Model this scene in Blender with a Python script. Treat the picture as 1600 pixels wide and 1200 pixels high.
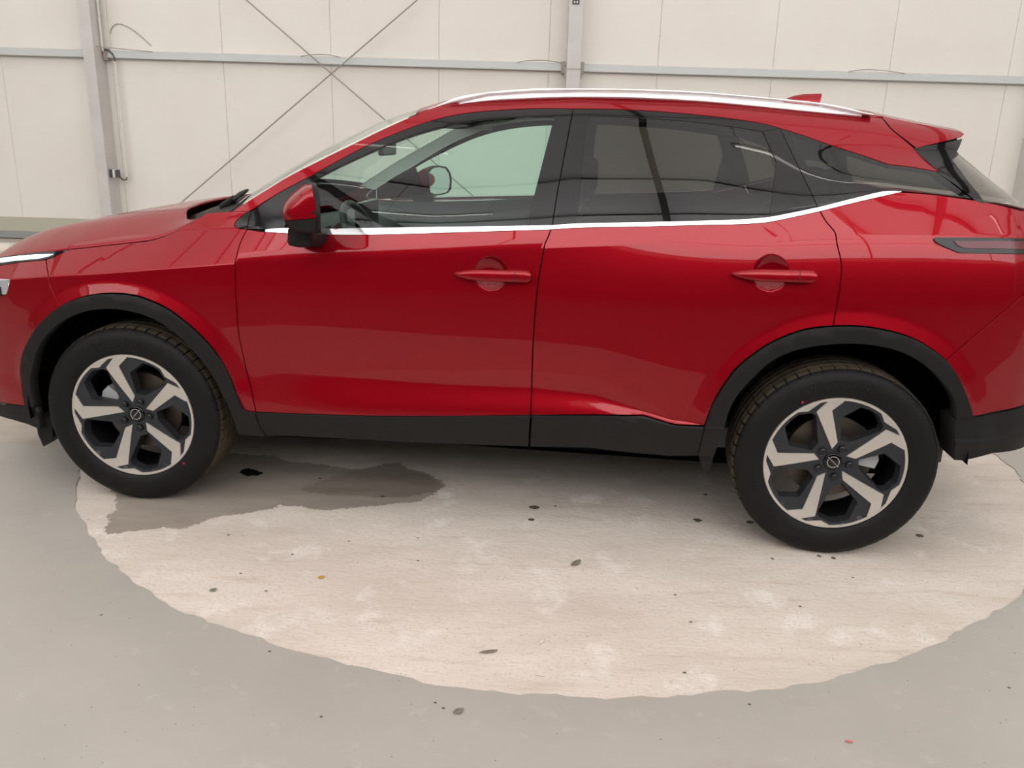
import bpy, bmesh, math, random
import numpy as np
from mathutils import Vector, Matrix
from mathutils.geometry import delaunay_2d_cdt
for _o in list(bpy.data.objects): bpy.data.objects.remove(_o, do_unlink=True)
random.seed(7); RNG = np.random.default_rng(7)
SC = bpy.context.scene
COL = SC.collection

# ================================================================ camera
YAW_CAR = -0.112634           # the car stands a little askew to the hall
cam_d = bpy.data.cameras.new('camera'); cam = bpy.data.objects.new('camera', cam_d); COL.objects.link(cam); SC.camera = cam
cam_d.sensor_width = 36.0; cam_d.sensor_fit = 'HORIZONTAL'; cam_d.lens = 1287.4/1600*36.0; cam_d.clip_start = .05
_p, _r = 0.290202, 0.0287535
_f = Vector((0, math.cos(_p), -math.sin(_p))); _r0 = Vector((1, 0, 0)); _u0 = _r0.cross(_f)
_rt = math.cos(_r)*_r0+math.sin(_r)*_u0; _up = _rt.cross(_f)
_m = Matrix((( _rt.x, _up.x, -_f.x), (_rt.y, _up.y, -_f.y), (_rt.z, _up.z, -_f.z))).to_4x4()
_m.translation = Vector((1.38528, -3.93539, 1.44168)); cam.matrix_world = _m

# ================================================================ world, exposure
w = bpy.data.worlds.new('world'); SC.world = w; w.use_nodes = True
w.node_tree.nodes['Background'].inputs[0].default_value = (.80, .86, 1.0, 1); w.node_tree.nodes['Background'].inputs[1].default_value = .6
SC.view_settings.view_transform = 'Standard'; SC.view_settings.look = 'None'
SC.view_settings.exposure = -0.27; SC.view_settings.gamma = 1.0; SC.view_settings.use_curve_mapping = False
ROOF_EMIT = 0.95             # daylight through the translucent white roof sheets
GLAZING_EMIT = 3.7            # daylight through the translucent sheets high in the wall behind the camera
TUBE_EMIT = 9.0

# ================================================================ helpers
def lin(r, g, b):
    f = lambda c: (c/255/12.92) if c/255 <= .04045 else ((c/255+.055)/1.055)**2.4
    return (f(r), f(g), f(b), 1)
def mat(name, col=(128,128,128), rough=.5, metal=0., **kw):
    m = bpy.data.materials.new(name); m.use_nodes = True
    b = m.node_tree.nodes['Principled BSDF']
    b.inputs['Base Color'].default_value = lin(*col); b.inputs['Roughness'].default_value = rough; b.inputs['Metallic'].default_value = metal
    for k, v in kw.items(): b.inputs[k.replace('_', ' ')].default_value = v
    return m
def N(m, t, **kw):
    n = m.node_tree.nodes.new(t)
    for k, v in kw.items():
        if k in n.inputs: n.inputs[k].default_value = v
        else: setattr(n, k, v)
    return n
def L(m, a, b): m.node_tree.links.new(a, b)
def noise_mix(m, c1, c2, scale=5., detail=6., lo=.35, hi=.65, stretch=(1,1,1), sock=None, rough=.6, coord='Object'):
    """mixes two colours by noise; returns the colour socket"""
    tc = N(m, 'ShaderNodeTexCoord'); mp = N(m, 'ShaderNodeMapping'); mp.inputs['Scale'].default_value = stretch
    nz = N(m, 'ShaderNodeTexNoise'); nz.inputs['Scale'].default_value = scale; nz.inputs['Detail'].default_value = detail; nz.inputs['Roughness'].default_value = rough
    mr = N(m, 'ShaderNodeMapRange'); mr.inputs['From Min'].default_value = lo; mr.inputs['From Max'].default_value = hi
    mx = N(m, 'ShaderNodeMix'); mx.data_type = 'RGBA'
    L(m, tc.outputs[coord], mp.inputs[0]); L(m, mp.outputs[0], nz.inputs['Vector']); L(m, nz.outputs['Fac'], mr.inputs['Value']); L(m, mr.outputs[0], mx.inputs[0])
    if isinstance(c1, bpy.types.NodeSocket): L(m, c1, mx.inputs[6])
    else: mx.inputs[6].default_value = lin(*c1)
    if isinstance(c2, bpy.types.NodeSocket): L(m, c2, mx.inputs[7])
    else: mx.inputs[7].default_value = lin(*c2)
    if sock is None: sock = m.node_tree.nodes['Principled BSDF'].inputs['Base Color']
    L(m, mx.outputs[2], sock)
    return mx.outputs[2]
def bump(m, scale, strength, dist=.002, stretch=(1,1,1)):
    tc = N(m, 'ShaderNodeTexCoord'); mp = N(m, 'ShaderNodeMapping'); mp.inputs['Scale'].default_value = stretch
    nz = N(m, 'ShaderNodeTexNoise'); nz.inputs['Scale'].default_value = scale; nz.inputs['Detail'].default_value = 5
    bp = N(m, 'ShaderNodeBump'); bp.inputs['Strength'].default_value = strength; bp.inputs['Distance'].default_value = dist
    L(m, tc.outputs['Object'], mp.inputs[0]); L(m, mp.outputs[0], nz.inputs['Vector']); L(m, nz.outputs['Fac'], bp.inputs['Height'])
    L(m, bp.outputs[0], m.node_tree.nodes['Principled BSDF'].inputs['Normal'])
def emit(name, col, s):
    m = mat(name, col, .6); b = m.node_tree.nodes['Principled BSDF']
    b.inputs['Emission Color'].default_value = lin(*col); b.inputs['Emission Strength'].default_value = s
    return m
def glass(name, tint, ior=1.5, gloss=1.0):
    m = bpy.data.materials.new(name); m.use_nodes = True; nt = m.node_tree; nt.nodes.clear()
    out = N(m, 'ShaderNodeOutputMaterial'); tr = N(m, 'ShaderNodeBsdfTransparent'); gl = N(m, 'ShaderNodeBsdfGlossy'); mx = N(m, 'ShaderNodeMixShader'); fr = N(m, 'ShaderNodeFresnel')
    tr.inputs[0].default_value = (*tint, 1); gl.inputs['Roughness'].default_value = .0; gl.inputs[0].default_value = (gloss, gloss, gloss, 1)
    ge = N(m, 'ShaderNodeNewGeometry'); mr = N(m, 'ShaderNodeMapRange'); mr.inputs['To Min'].default_value = ior; mr.inputs['To Max'].default_value = 1/ior   # same mirror strength from either side of a thin pane
    L(m, ge.outputs['Backfacing'], mr.inputs['Value']); L(m, mr.outputs[0], fr.inputs[0])
    L(m, fr.outputs[0], mx.inputs[0]); L(m, tr.outputs[0], mx.inputs[1]); L(m, gl.outputs[0], mx.inputs[2]); L(m, mx.outputs[0], out.inputs[0])
    return m
def obj(name, me, m=None, parent=None, **props):
    o = bpy.data.objects.new(name, me); COL.objects.link(o)
    if m is not None and me is not None and not me.materials: me.materials.append(m)
    if parent is not None: o.parent = parent
    for k, v in props.items(): o[k] = v
    return o
def empty(name, loc=(0,0,0), rz=0., parent=None, **props):
    o = bpy.data.objects.new(name, None); COL.objects.link(o); o.location = loc; o.rotation_euler = (0,0,rz); o.empty_display_size = .1
    if parent is not None: o.parent = parent
    for k, v in props.items(): o[k] = v
    return o
class MB:
    def __init__(s): s.v = []; s.f = []
    def add(s, V, F):
        n = len(s.v); s.v += [tuple(map(float, q)) for q in V]; s.f += [tuple(n+i for i in f) for f in F]; return s
    def box(s, x0, x1, y0, y1, z0, z1):
        V = [(x,y,z) for z in (z0,z1) for y in (y0,y1) for x in (x0,x1)]
        return s.add(V, [(0,2,3,1),(4,5,7,6),(0,1,5,4),(2,6,7,3),(0,4,6,2),(1,3,7,5)])
    def bar(s, a, b, w, h=None, up=(0,0,1)):
        a, b = Vector(a), Vector(b); d = (b-a).normalized(); u = Vector(up)
        if abs(d.dot(u)) > .95: u = Vector((1,0,0))
        r = d.cross(u).normalized()*w/2; t = r.cross(d).normalized()*(h or w)/2
        V = [p+sx*r+sy*t for p in (a,b) for sx,sy in ((-1,-1),(1,-1),(1,1),(-1,1))]
        return s.add(V, [(3,2,1,0),(4,5,6,7),(0,1,5,4),(1,2,6,5),(2,3,7,6),(3,0,4,7)])
    def tube(s, P, R, n=10, caps=True):
        P = [Vector(q) for q in P]; R = [float(q) for q in R] if hasattr(R, '__len__') else [R]*len(P); rings = []
        t0 = (P[1]-P[0]).normalized(); u = t0.orthogonal().normalized()
        for i, q in enumerate(P):
            t = (P[min(i+1,len(P)-1)]-P[max(i-1,0)]).normalized(); u = (u-t*u.dot(t)).normalized(); v = t.cross(u)
            rings.append([q+R[i]*(math.cos(a)*u+math.sin(a)*v) for a in (2*math.pi*k/n for k in range(n))])
        return s.rings(rings, caps)
    def rings(s, rings, caps=True, closed=True):
        n = len(rings[0]); V = [q for r in rings for q in r]; F = []
        for i in range(len(rings)-1):
            for k in range(n if closed else n-1):
                k2 = (k+1) % n; F.append((i*n+k, i*n+k2, (i+1)*n+k2, (i+1)*n+k))
        if caps: F.append(tuple(range(n))[::-1]); F.append(tuple((len(rings)-1)*n+k for k in range(n)))
        return s.add(V, F)
    def lathe(s, prof, n=96, axis='y', closed=False):
        """prof: (r, h) list, revolved about the y axis"""
        V = []; F = []; m = len(prof)
        for k in range(n):
            a = 2*math.pi*k/n; c, q = math.cos(a), math.sin(a)
            V += [(r*c, h, r*q) for r, h in prof]
        for k in range(n):
            k2 = (k+1) % n
            for i in range(m if closed else m-1):
                j = (i+1) % m; F.append((k*m+i, k*m+j, k2*m+j, k2*m+i))
        return s.add(V, F)
    def prism(s, poly, y0, y1):
        """poly in (x,z); extruded along y"""
        n = len(poly); V = [(x,y0,z) for x,z in poly]+[(x,y1,z) for x,z in poly]
        return s.add(V, [tuple(range(n)), tuple(range(n,2*n))[::-1]]+[(i,i+n,(i+1)%n+n,(i+1)%n) for i in range(n)])
    def mesh(s, name, smooth=None, merge=0.):
        me = bpy.data.meshes.new(name); me.from_pydata(s.v, [], s.f); me.update()
        bm = bmesh.new(); bm.from_mesh(me)
        if merge: bmesh.ops.remove_doubles(bm, verts=bm.verts, dist=merge)
        bmesh.ops.recalc_face_normals(bm, faces=bm.faces); bm.to_mesh(me); bm.free()
        if smooth is not None:
            me.polygons.foreach_set('use_smooth', [True]*len(me.polygons)); me.update()
            if smooth < 180: me.set_sharp_from_angle(angle=math.radians(smooth))
        return me
    def build(s, name, m, parent=None, smooth=None, bevel=0., **props):
        me = s.mesh(name, smooth); o = obj(name, me, m, parent, **props)
        if bevel:
            b = o.modifiers.new('bevel', 'BEVEL'); b.width = bevel; b.segments = 2; b.limit_method = 'ANGLE'; b.angle_limit = math.radians(35)
        return o

# ================================================================ materials
M = {}
M['panel'] = mat('wall_panel_cream', (231,226,218), .5); noise_mix(M['panel'], (233,229,221), (227,221,212), 1.2, 4, .3, .7)
M['joint'] = mat('panel_joint', (222,215,206), .8)
M['steel'] = mat('painted_steel_grey', (205,203,200), .45); noise_mix(M['steel'], (208,206,203), (196,193,188), 3, 4, .35, .7)
M['girt'] = mat('galvanised_girt', (200,204,202), .5, .1)
M['rod'] = mat('brace_rod', (164,155,148), .5, .2)
M['plinth'] = mat('green_grey_flashing', (178,176,158), .5)
M['plinth2'] = mat('grey_flashing', (150,152,150), .5)
M['base'] = mat('base_wall', (200,190,175), .8)
M['dark_metal'] = mat('dark_fixture', (70,72,72), .5)
M['white_pvc'] = mat('white_conduit', (225,220,212), .5)
M['ceil'] = mat('ceiling_sheet', (205,203,198), .6)
M['beam'] = mat('roof_beam', (96,94,92), .5)
M['roof_sheet'] = emit('translucent_roof_sheet', (250,248,248), ROOF_EMIT)
M['glazing'] = emit('translucent_wall_sheet', (250,248,248), GLAZING_EMIT)
M['tube'] = emit('led_tube', (255,252,245), TUBE_EMIT)
M['door_dark'] = mat('dark_door_leaf', (58,58,62), .6)
# painted floor: grey coat, faint brown smears, dust
m = mat('grey_floor_paint', (176,172,165), .42); M['floor'] = m
c = noise_mix(m, (177,172,164), (168,164,156), 1.3, 5, .35, .65)
c = noise_mix(m, c, (166,152,136), 1.7, 8, .60, .80, (1,1.6,1))
noise_mix(m, c, (186,183,176), 14, 8, .60, .78)
bump(m, 60, .12, .001)
m = mat('bare_concrete', (214,202,188), .85); M['concrete'] = m
c = noise_mix(m, (220,210,199), (203,192,180), 2.2, 8, .35, .65, (.6,1.5,1))
c = noise_mix(m, c, (196,181,165), 9, 8, .55, .75, (.35,2.2,1))
c = noise_mix(m, c, (230,223,215), 5, 8, .56, .70)
c = noise_mix(m, c, (150,138,124), 38, 3, .68, .80)
noise_mix(m, c, (190,178,164), 110, 4, .55, .75)
bump(m, 60, .6, .004, (.6,1.6,1))
m = mat('damp_concrete', (150,140,128), .55); M['damp'] = m
c = noise_mix(m, (166,156,145), (150,140,129), 6, 7, .35, .65, (.5,1.6,1)); bump(m, 45, .3, .003, (.6,1.6,1))
m = mat('wet_concrete', (138,128,117), .5); M['damp2'] = m
noise_mix(m, (152,142,131), (132,122,111), 7, 7, .35, .65, (.5,1.6,1)); bump(m, 45, .3, .003, (.6,1.6,1))
m = mat('worn_floor', (186,176,163), .7); M['worn'] = m
noise_mix(m, (196,185,171), (176,168,158), 4, 8, .35, .65, (.7,1.5,1)); bump(m, 45, .25, .003)
M['lane'] = mat('dark_lane_paint', (74,73,72), .6); noise_mix(M['lane'], (78,77,75), (66,65,64), 2, 5)  # for the unseen floor strip added to shape the paint's reflections
M['oil'] = mat('oil', (22,20,19), .25)
M['speck'] = mat('dark_speck', (88,80,70), .9)
M['leaf_grey'] = mat('dry_leaf_grey', (128,118,106), .9)
M['leaf_yellow'] = mat('leaf_yellow', (205,150,40), .8)
M['leaf_green'] = mat('leaf_green', (120,130,110), .8)
M['chip_white'] = mat('white_chip', (225,215,200), .8)
M['chip_red'] = mat('red_mark', (214,110,108), .8)
# car
def paint(name, col, metal=.55, rough=.42):
    m = mat(name, col, rough, metal, Coat_Weight=.64, Coat_Roughness=.012, Coat_IOR=1.56, Specular_IOR_Level=.08); return m
M['red'] = paint('metallic_red_paint', (148,1,20))
M['gloss_black'] = mat('gloss_black', (9,7,7), .05)
M['plastic'] = mat('textured_black_plastic', (23,22,21), .55, 0, Specular_IOR_Level=.3); bump(M['plastic'], 900, .15, .0005)
M['under'] = mat('underbody_black', (8,8,8), .95, 0, Specular_IOR_Level=.03)
M['seal'] = mat('rubber_seal', (20,18,18), .6)
M['chrome'] = mat('satin_chrome', (236,236,236), .12, 1.0)
M['rail'] = mat('satin_aluminium', (250,250,250), .28, .1)
M['rubber'] = mat('tyre_rubber', (12,11,11), .6, 0, Specular_IOR_Level=.3); noise_mix(M['rubber'], (14,13,12), (9,8,8), 9, 6, .35, .7)
M['tread'] = mat('tyre_tread', (78,69,57), .85, 0, Specular_IOR_Level=.1); noise_mix(M['tread'], (86,77,64), (66,58,49), 14, 5, .35, .7)
M['letter'] = mat('tyre_lettering', (11,10,10), .5)
M['alloy'] = mat('machined_alloy', (205,199,189), .34, .55)
M['alloy_dark'] = mat('dark_grey_alloy', (44,46,50), .4, .2)
M['disc'] = mat('brake_disc', (104,94,84), .4, .8)
M['caliper'] = mat('cast_caliper', (190,192,192), .5, .4)
M['lug'] = mat('black_lug_nut', (18,18,19), .4)
M['red_dot'] = mat('red_paint_dot', (190,30,50), .6)
M['glass'] = glass('green_tint_glass', (.70,.885,.815))
M['glass_tint'] = glass('privacy_glass', (.235,.24,.215), 1.55)
M['screen'] = glass('windscreen_glass', (.84,.93,.885))
M['lens'] = glass('clear_lens', (.9,.93,.95))
M['lamp_white'] = emit('day_running_light', (240,250,255), 1.1)
M['lamp_red'] = mat('red_lamp_lens', (92,10,30), .15)
M['lamp_dark'] = mat('smoked_lamp', (30,26,28), .15, 0, Specular_IOR_Level=.35)
M['reflector'] = mat('lamp_reflector', (215,218,220), .3, .6)
M['mirror'] = mat('mirror_glass', (235,240,242), .01, 1.0)
M['trim_dark'] = mat('interior_dark', (78,80,80), .7)
M['trim_grey'] = mat('interior_pillar_grey', (238,235,226), .8)
M['trim_mid'] = mat('interior_door_card', (96,98,98), .65)
M['seat'] = mat('seat_cloth', (40,40,42), .85)
M['logo'] = mat('badge_silver', (205,205,208), .25, .8)

# ================================================================ hall
WY = 3.865                                  # inner face of the wall behind the car
X0, X1, Y0, ZC_ = -9.0, 12.5, -7.4, 6.4    # hall extents
def struct(name, mb, m, parent=None, **k):
    if parent is None: k['kind'] = 'structure'
    return mb.build(name, m, parent, **k)
# wall behind the car: cream sandwich panels with open joints
wall_back = struct('wall_back', MB().box(X0, X1, WY+.012, WY+.10, 0, ZC_), M['joint'])
seams = [-9.0,-8.2,-7.2,-6.2,-5.2,-4.21,-3.235,-2.25,-1.259,-.299,.657,1.628,2.592,3.609,4.64,5.692,6.70,7.7,8.7,9.7,10.7,11.7,12.5]
for a, b in zip(seams[:-1], seams[1:]):
    g = .0010; c = .0022
    V = []; F = []
    x0, x1 = a+g, b-g; z0, z1 = .60, ZC_
    V = [(x0,WY+.012,z0),(x0,WY+c,z0),(x0+c,WY,z0),(x1-c,WY,z0),(x1,WY+c,z0),(x1,WY+.012,z0)]
    V += [(x,y,z1) for x,y,_ in V]
    MB().add(V, [(i,i+1,i+7,i+6) for i in range(5)]).build('wall_panel', M['panel'], wall_back)
struct('trim_1', MB().add([(X0,WY-.015,.475),(X1,WY-.015,.475),(X1,WY-.002,.605),(X0,WY-.002,.605),(X0,WY+.012,.612),(X1,WY+.012,.612)], [(0,1,2,3),(3,2,5,4)]), M['plinth'])
struct('trim_2', MB().box(X0, X1, WY-.035, WY+.012, .415, .474), M['plinth2'])
struct('trim_3', MB().box(X0, X1, WY-.006, WY+.012, 0, .402), M['base'])
# other walls, ceiling
wf = struct('wall_front', MB().box(X0, X1, Y0-.1, Y0, 0, ZC_), M['panel'])
wl = struct('wall_left', MB().box(X0-.1, X0, Y0, WY+.1, 0, ZC_), M['panel'])
wr = struct('wall_right', MB().box(X1, X1+.1, Y0, WY+.1, 0, ZC_), M['panel'])
ceiling = struct('ceiling', MB().box(X0, X1, Y0, WY+.1, ZC_, ZC_+.1), M['ceil'])
def thing(name, label, cat, loc=(0,0,0), rz=0., group=None):
    o = empty(name, loc, rz); o['label'] = label; o['category'] = cat
    if group: o['group'] = group
    return o
def tag(o, label, cat, group=None):
    o['label'] = label; o['category'] = cat
    if group: o['group'] = group
    return o
for x0, x1 in ((X0,-6.51),(-6.51,-2.34),(-2.34,1.836),(1.836,6.0),(6.0,10.2),(10.2,X1)):
    struct('roof_sheet', MB().box(x0+.02, x1-.02, Y0+.02, WY-.02, ZC_-.03, ZC_-.005), M['roof_sheet'], ceiling)
for i, (x0, x1) in enumerate(((X0+.1,-4.75),(-4.72,-.15),(-.12,4.45),(4.48,8.95),(8.98,X1-.1))):
    d_ = struct('door_%d' % (i+1), MB().box(x0, x1, Y0+.005, Y0+.05, 0, 2.7), M['door_dark'])  # unseen doors, made wide and dark so the car side reflects dark
    for z in (.6,1.2,1.8,2.4): MB().box(x0, x1, Y0+.05, Y0+.07, z-.02, z+.02).build('door_rib', M['beam'], d_)
for i in range(5):
    x = X0+.15+i*4.26
    w_ = struct('window_%d' % (i+1), MB().box(x, x+4.22, Y0+.005, Y0+.03, 3.05, ZC_-.15), M['glazing'])
    fr = MB().box(x-.035, x, Y0+.005, Y0+.06, 3.0, ZC_-.1).box(x, x+4.22, Y0+.005, Y0+.05, 4.6, 4.63)
    fr.build('window_frame', M['beam'], w_)
for i, (xx, nm) in enumerate(((X0+.005, 'l'), (X1-.055, 'r'))):
    for j, (y0, y1) in enumerate(((Y0+.3,-2.6),(-2.5,2.2))):
        d_ = struct('door_%d' % (6+2*i+j), MB().box(xx, xx+.05, y0, y1, 0, 3.0), M['door_dark'])  # unseen doors added so the bumper corners mirror something dark
        for z in (.6,1.2,1.8,2.4): MB().box(xx-.02+.04*(1-i)*1.2, xx+.02+.04*(1-i)*1.2, y0, y1, z-.02, z+.02).build('door_rib', M['beam'], d_)
# roof beams and purlins
for i, x in enumerate((-6.51, -2.34, 1.836, 6.0, 10.2)):
    b = MB().box(x-.035, x+.035, Y0, WY, ZC_-.32, ZC_-.30).box(x-.010, x+.010, Y0, WY, ZC_-.30, ZC_-.03).box(x-.035, x+.035, Y0, WY, ZC_-.05, ZC_-.03)
    b.build('roof_beam', M['beam'], ceiling)
for y in (-6.6,-4.4,-2.2,0.,2.2):
    MB().box(X0, X1, y-.02, y+.02, ZC_-.12, ZC_-.05).build('purlin', M['beam'], ceiling)
# light tubes hung under the roof
for i, (x, y) in enumerate([(x, y) for y in (-6.4,-4.3,-2.2) for x in (-4.4,-.6,3.2,7.0)]):
    t = thing('tube_light', 'white tube lamp in the row %s, %s' % (('by the glazing','mid hall','nearest the car')[(-6.4,-4.3,-2.2).index(y)], ('first','second','third','last')[(-4.4,-.6,3.2,7.0).index(x)]+' from the bonnet end'), 'lamp', (x,y,4.55), 0, 'tube lamps under the roof')
    MB().box(-.62,.62,-.035,.035,.0,.05).build('housing', M['steel'], t)
    MB().tube([(-.6,0,-.015),(.6,0,-.015)], .014, 10).build('tube', M['tube'], t, 60)
    for sx in (-.5,.5): MB().tube([(sx,0,.05),(sx,0,ZC_-4.55)], .004, 6).build('hanger', M['rod'], t)
# columns
def column(x0, x1, yf, label, name='steel_column'):
    t = thing(name, label, 'column', ((x0+x1)/2, (yf+WY)/2, 0))
    cx, cy = t.location.x, t.location.y; hw = (x1-x0)/2
    MB().box(-hw+.005, hw-.005, yf-cy+.008, WY-cy-.001, 0, ZC_).build('web', M['steel'], t)
    MB().box(-hw, hw, yf-cy, yf-cy+.008, 0, ZC_).build('flange', M['steel'], t, bevel=.002)
    MB().box(-hw-.05, hw+.05, yf-cy-.05, WY-cy-.04, .0, .015).build('base_plate', M['girt'], t)
    return t
colA = column(-2.389, -2.292, 3.645, 'pale grey steel column left of the cross bracing, behind the bonnet')
colB = column(1.777, 1.896, 3.645, 'pale grey steel column rising behind the middle of the car roof')
colC = column(5.93, 6.05, 3.645, 'pale grey steel column right of the car tail')
colD = column(-6.55, -6.43, 3.645, 'pale grey steel column at the far left of the panelled wall')
MB().box(-.035,.025,3.640-colB.location.y,3.6445-colB.location.y,2.535,2.62).build('dark_plate', M['dark_metal'], colB)['label'] = 'small dark plate bolted to the column'
pb = MB()
for k in range(2):
    for j in range(2): pb.box(-.022+k*.022, -.010+k*.022, 3.638-colB.location.y, 3.6402-colB.location.y, 2.545+j*.03, 2.56+j*.03)
pb.build('plate_mark', M['white_pvc'], colB)
for sx in (-.062,.055):
    MB().box(sx-.012, sx+.018, 3.66-colB.location.y, 3.70-colB.location.y, 1.955, 2.04).build('bracket', M['rod'], colB)
    for dz in (-.045,.07): MB().tube([(sx+.004,3.652-colB.location.y,1.99+dz),(sx+.004,3.68-colB.location.y,1.99+dz)], .009, 8).build('bolt', M['rod'], colB, 40)
MB().box(-.064,.064,3.6405-colB.location.y,3.6447-colB.location.y,2.022,2.028).build('weld_line', M['rod'], colB)
# girts between the columns
for a, b, lab in ((-6.43,-2.392,'grey steel wall rail left of the first column'),(-2.288,1.773,'grey steel wall rail crossing the bracing rods'),(1.90,5.93,'grey steel wall rail above the car tail'),(6.05,12.4,'grey steel wall rail beyond the right-hand column')):
    t = thing('wall_rail', lab, 'rail', ((a+b)/2, 3.80, 2.02), 0, 'steel wall rails'); h = (b-a)/2
    MB().add([(-h,0,0),(h,0,0),(h,0,.055),(-h,0,.055),(h,.06,.065),(-h,.06,.065),(h,.06,-.004),(-h,.06,-.004)], [(0,1,2,3),(3,2,4,5),(7,6,1,0)]).build('channel', M['girt'], t)
    for sx in (-h+.02, h-.02): MB().box(sx-.018, sx+.018, -.008, .05, -.02, .075).build('end_cleat', M['rod'], t)
# bracing rods
for nm, A, B, lab in (('a',(-2.28,3.72,3.56),(1.77,3.72,.29),'thin bracing rod falling from upper left to lower right'),('b',(-2.28,3.735,.31),(1.77,3.735,3.59),'thin bracing rod rising from lower left to upper right')):
    t = thing('brace_rod', lab, 'rod', A, 0, 'cross bracing rods')
    e = Vector(B)-Vector(A)
    MB().tube([(0,0,0), e], .0062, 8).build('rod', M['rod'], t, 60)
    for q in (.06,.94): MB().tube([e*q, e*(q+.025)], .013, 8).build('turnbuckle', M['rod'], t, 40)
# conduit, switch box and cable beside the left column
t = thing('conduit', 'thin white conduit beside the left column, ending at a small grey box', 'pipe', (-2.19,3.80,.97))
MB().tube([(0.0,0,.03),(-.0,0,1.02)], .0085, 8).build('pipe', M['white_pvc'], t, 60)
MB().tube([(-.09,-.02,1.10),(-.09,-.02,2.9)], .010, 8).build('riser', M['white_pvc'], t, 60)
MB().tube([(0,0,1.02),(-.003,0,1.05),(-.015,-.005,1.08),(-.04,-.01,1.105),(-.075,-.015,1.115)], .007, 8).build('cable', M['dark_metal'], t, 60)
MB().tube([(0,0,.03),(-.008,0,.008),(-.03,-.01,.006),(-.055,-.03,.03)], .006, 8).build('tail_cable', M['dark_metal'], t, 60)
t = thing('junction_box', 'small grey and white junction box on the left column', 'box', (-2.268,3.72,1.0))
MB().box(-.025,.0,-.03,.03,0,.07).build('body', M['dark_metal'], t, bevel=.003)
MB().box(0,.022,-.03,.03,.0,.07).build('lid', M['white_pvc'], t, bevel=.003)
MB().box(.022,.045,-.03,.03,.0,.068).build('gland_plate', M['dark_metal'], t, bevel=.003)
for k,(a,b,c_,lab) in enumerate((((-.55,3.79,2.075),(-.36,3.79,2.095),(-.2,3.79,2.075),'thin stray wire curling over the wall rail by the bracing'),((1.35,3.79,2.075),(1.55,3.79,2.10),(1.74,3.79,2.08),'thin stray wire arched over the wall rail left of the middle column'),((4.25,3.79,2.075),(4.45,3.79,2.10),(4.75,3.79,2.075),'thin stray wire arched over the wall rail above the tail'),((-2.30,3.70,2.10),(-2.1,3.75,2.09),(-1.85,3.79,2.077),'thin rusty wire from the left column to the wall rail'),((-2.235,3.855,2.22),(-2.12,3.855,2.30),(-1.88,3.855,2.13),'faint loose wire looping on the panel above the left rail end'))):
    A, B, C_ = Vector(a), Vector(b), Vector(c_); pts = [A*(1-t_)**2+2*t_*(1-t_)*(2*B-(A+C_)/2)+C_*t_**2 for t_ in np.linspace(0,1,12).tolist()]
    tag(MB().tube(pts, .0035, 6).build('wire', M['rod'], None, 60), lab, 'wire', 'stray wires on the rails')
# pipe at the wall foot
t = thing('wall_pipe', 'pale grey pipe along the wall foot with a dark round port, beyond the bonnet', 'pipe', (-3.6,3.70,.30))
MB().tube([(-2.6,0,0),(1.1,0,0)], .088, 24).build('pipe', mat('pipe_grey', (205,200,194), .4), t, 60)
MB().tube([(.155,-.07,.012),(.155,-.098,.016)], .040, 20).build('port', M['dark_metal'], t, 50)
MB().tube([(.155,-.097,.016),(.155,-.1,.0162)], .027, 20).build('port_core', mat('port_grey', (120,112,104), .7), t, 50)
pv = []
for a in np.linspace(.25,1.15,7): pv += [(.235,-.0895*math.cos(a),.0895*math.sin(a)),(.33,-.0895*math.cos(a),.0895*math.sin(a))]
MB().add(pv, [(2*i,2*i+1,2*i+3,2*i+2) for i in range(6)]).build('sticker', M['chip_white'], t)
for sx in (-1.5,-.1+1.0): MB().box(sx-.02,sx+.02,-.05,.16,-.30,-.05).build('support', M['girt'], t)

# ---------------------------------------------------------------- floor with a bare concrete disc
CC, CR = np.array([1.5954, .1907]), 2.2323
def ragged(n=420):
    a = np.linspace(0, 2*math.pi, n, endpoint=False); r = np.full(n, CR)
    for f_, am in ((3,.006),(7,.007),(13,.006),(29,.004),(61,.0045),(113,.003),(170,.002)): r += am*np.sin(f_*a+RNG.uniform(0,6.3))
    r += RNG.normal(0,.0018,n)
    return np.stack([CC[0]+r*np.cos(a), CC[1]+r*np.sin(a)], 1)
rim = ragged()
def ring_floor():
    n = len(rim); V = [(x,y,0.) for x,y in rim]; out = []
    for x, y in rim:
        d = np.array([x,y])-CC; d /= np.linalg.norm(d)
        k = min((X1-CC[0])/d[0] if d[0]>0 else 1e9, (X0-CC[0])/d[0] if d[0]<0 else 1e9, (WY+.1-CC[1])/d[1] if d[1]>0 else 1e9, (Y0-CC[1])/d[1] if d[1]<0 else 1e9)
        out.append((CC[0]+d[0]*k, CC[1]+d[1]*k, 0.))
    # corners
    for c in ((X0,Y0),(X1,Y0),(X1,WY+.1),(X0,WY+.1)):
        i = min(range(n), key=lambda q: (out[q][0]-c[0])**2+(out[q][1]-c[1])**2); out[i] = (*c, 0.)
    V += out+[(x,y,-.006) for x,y in rim]
    F = [(i,n+i,n+(i+1)%n,(i+1)%n) for i in range(n)]+[(i,(i+1)%n,2*n+(i+1)%n,2*n+i) for i in range(n)]
    return MB().add(V, F)
floor = struct('floor', ring_floor(), M['floor'])
def flat(poly, z, name, m, parent=None, **k):
    n = len(poly); co, _, fs, *_q = delaunay_2d_cdt([Vector((float(x),float(y))) for x,y in poly], [(i,(i+1)%n) for i in range(n)], [], 1, 1e-6)
    o = MB().add([(q.x,q.y,z) for q in co], [tuple(f) for f in fs]).build(name, m, parent, **k)
    if o.data.polygons and o.data.polygons[0].normal.z < 0: o.data.flip_normals()
    return o
disc = flat(rim, -.0035, 'concrete_disc', M['concrete'], floor)
disc['label'] = 'round patch of bare pale concrete under the car'
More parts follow.
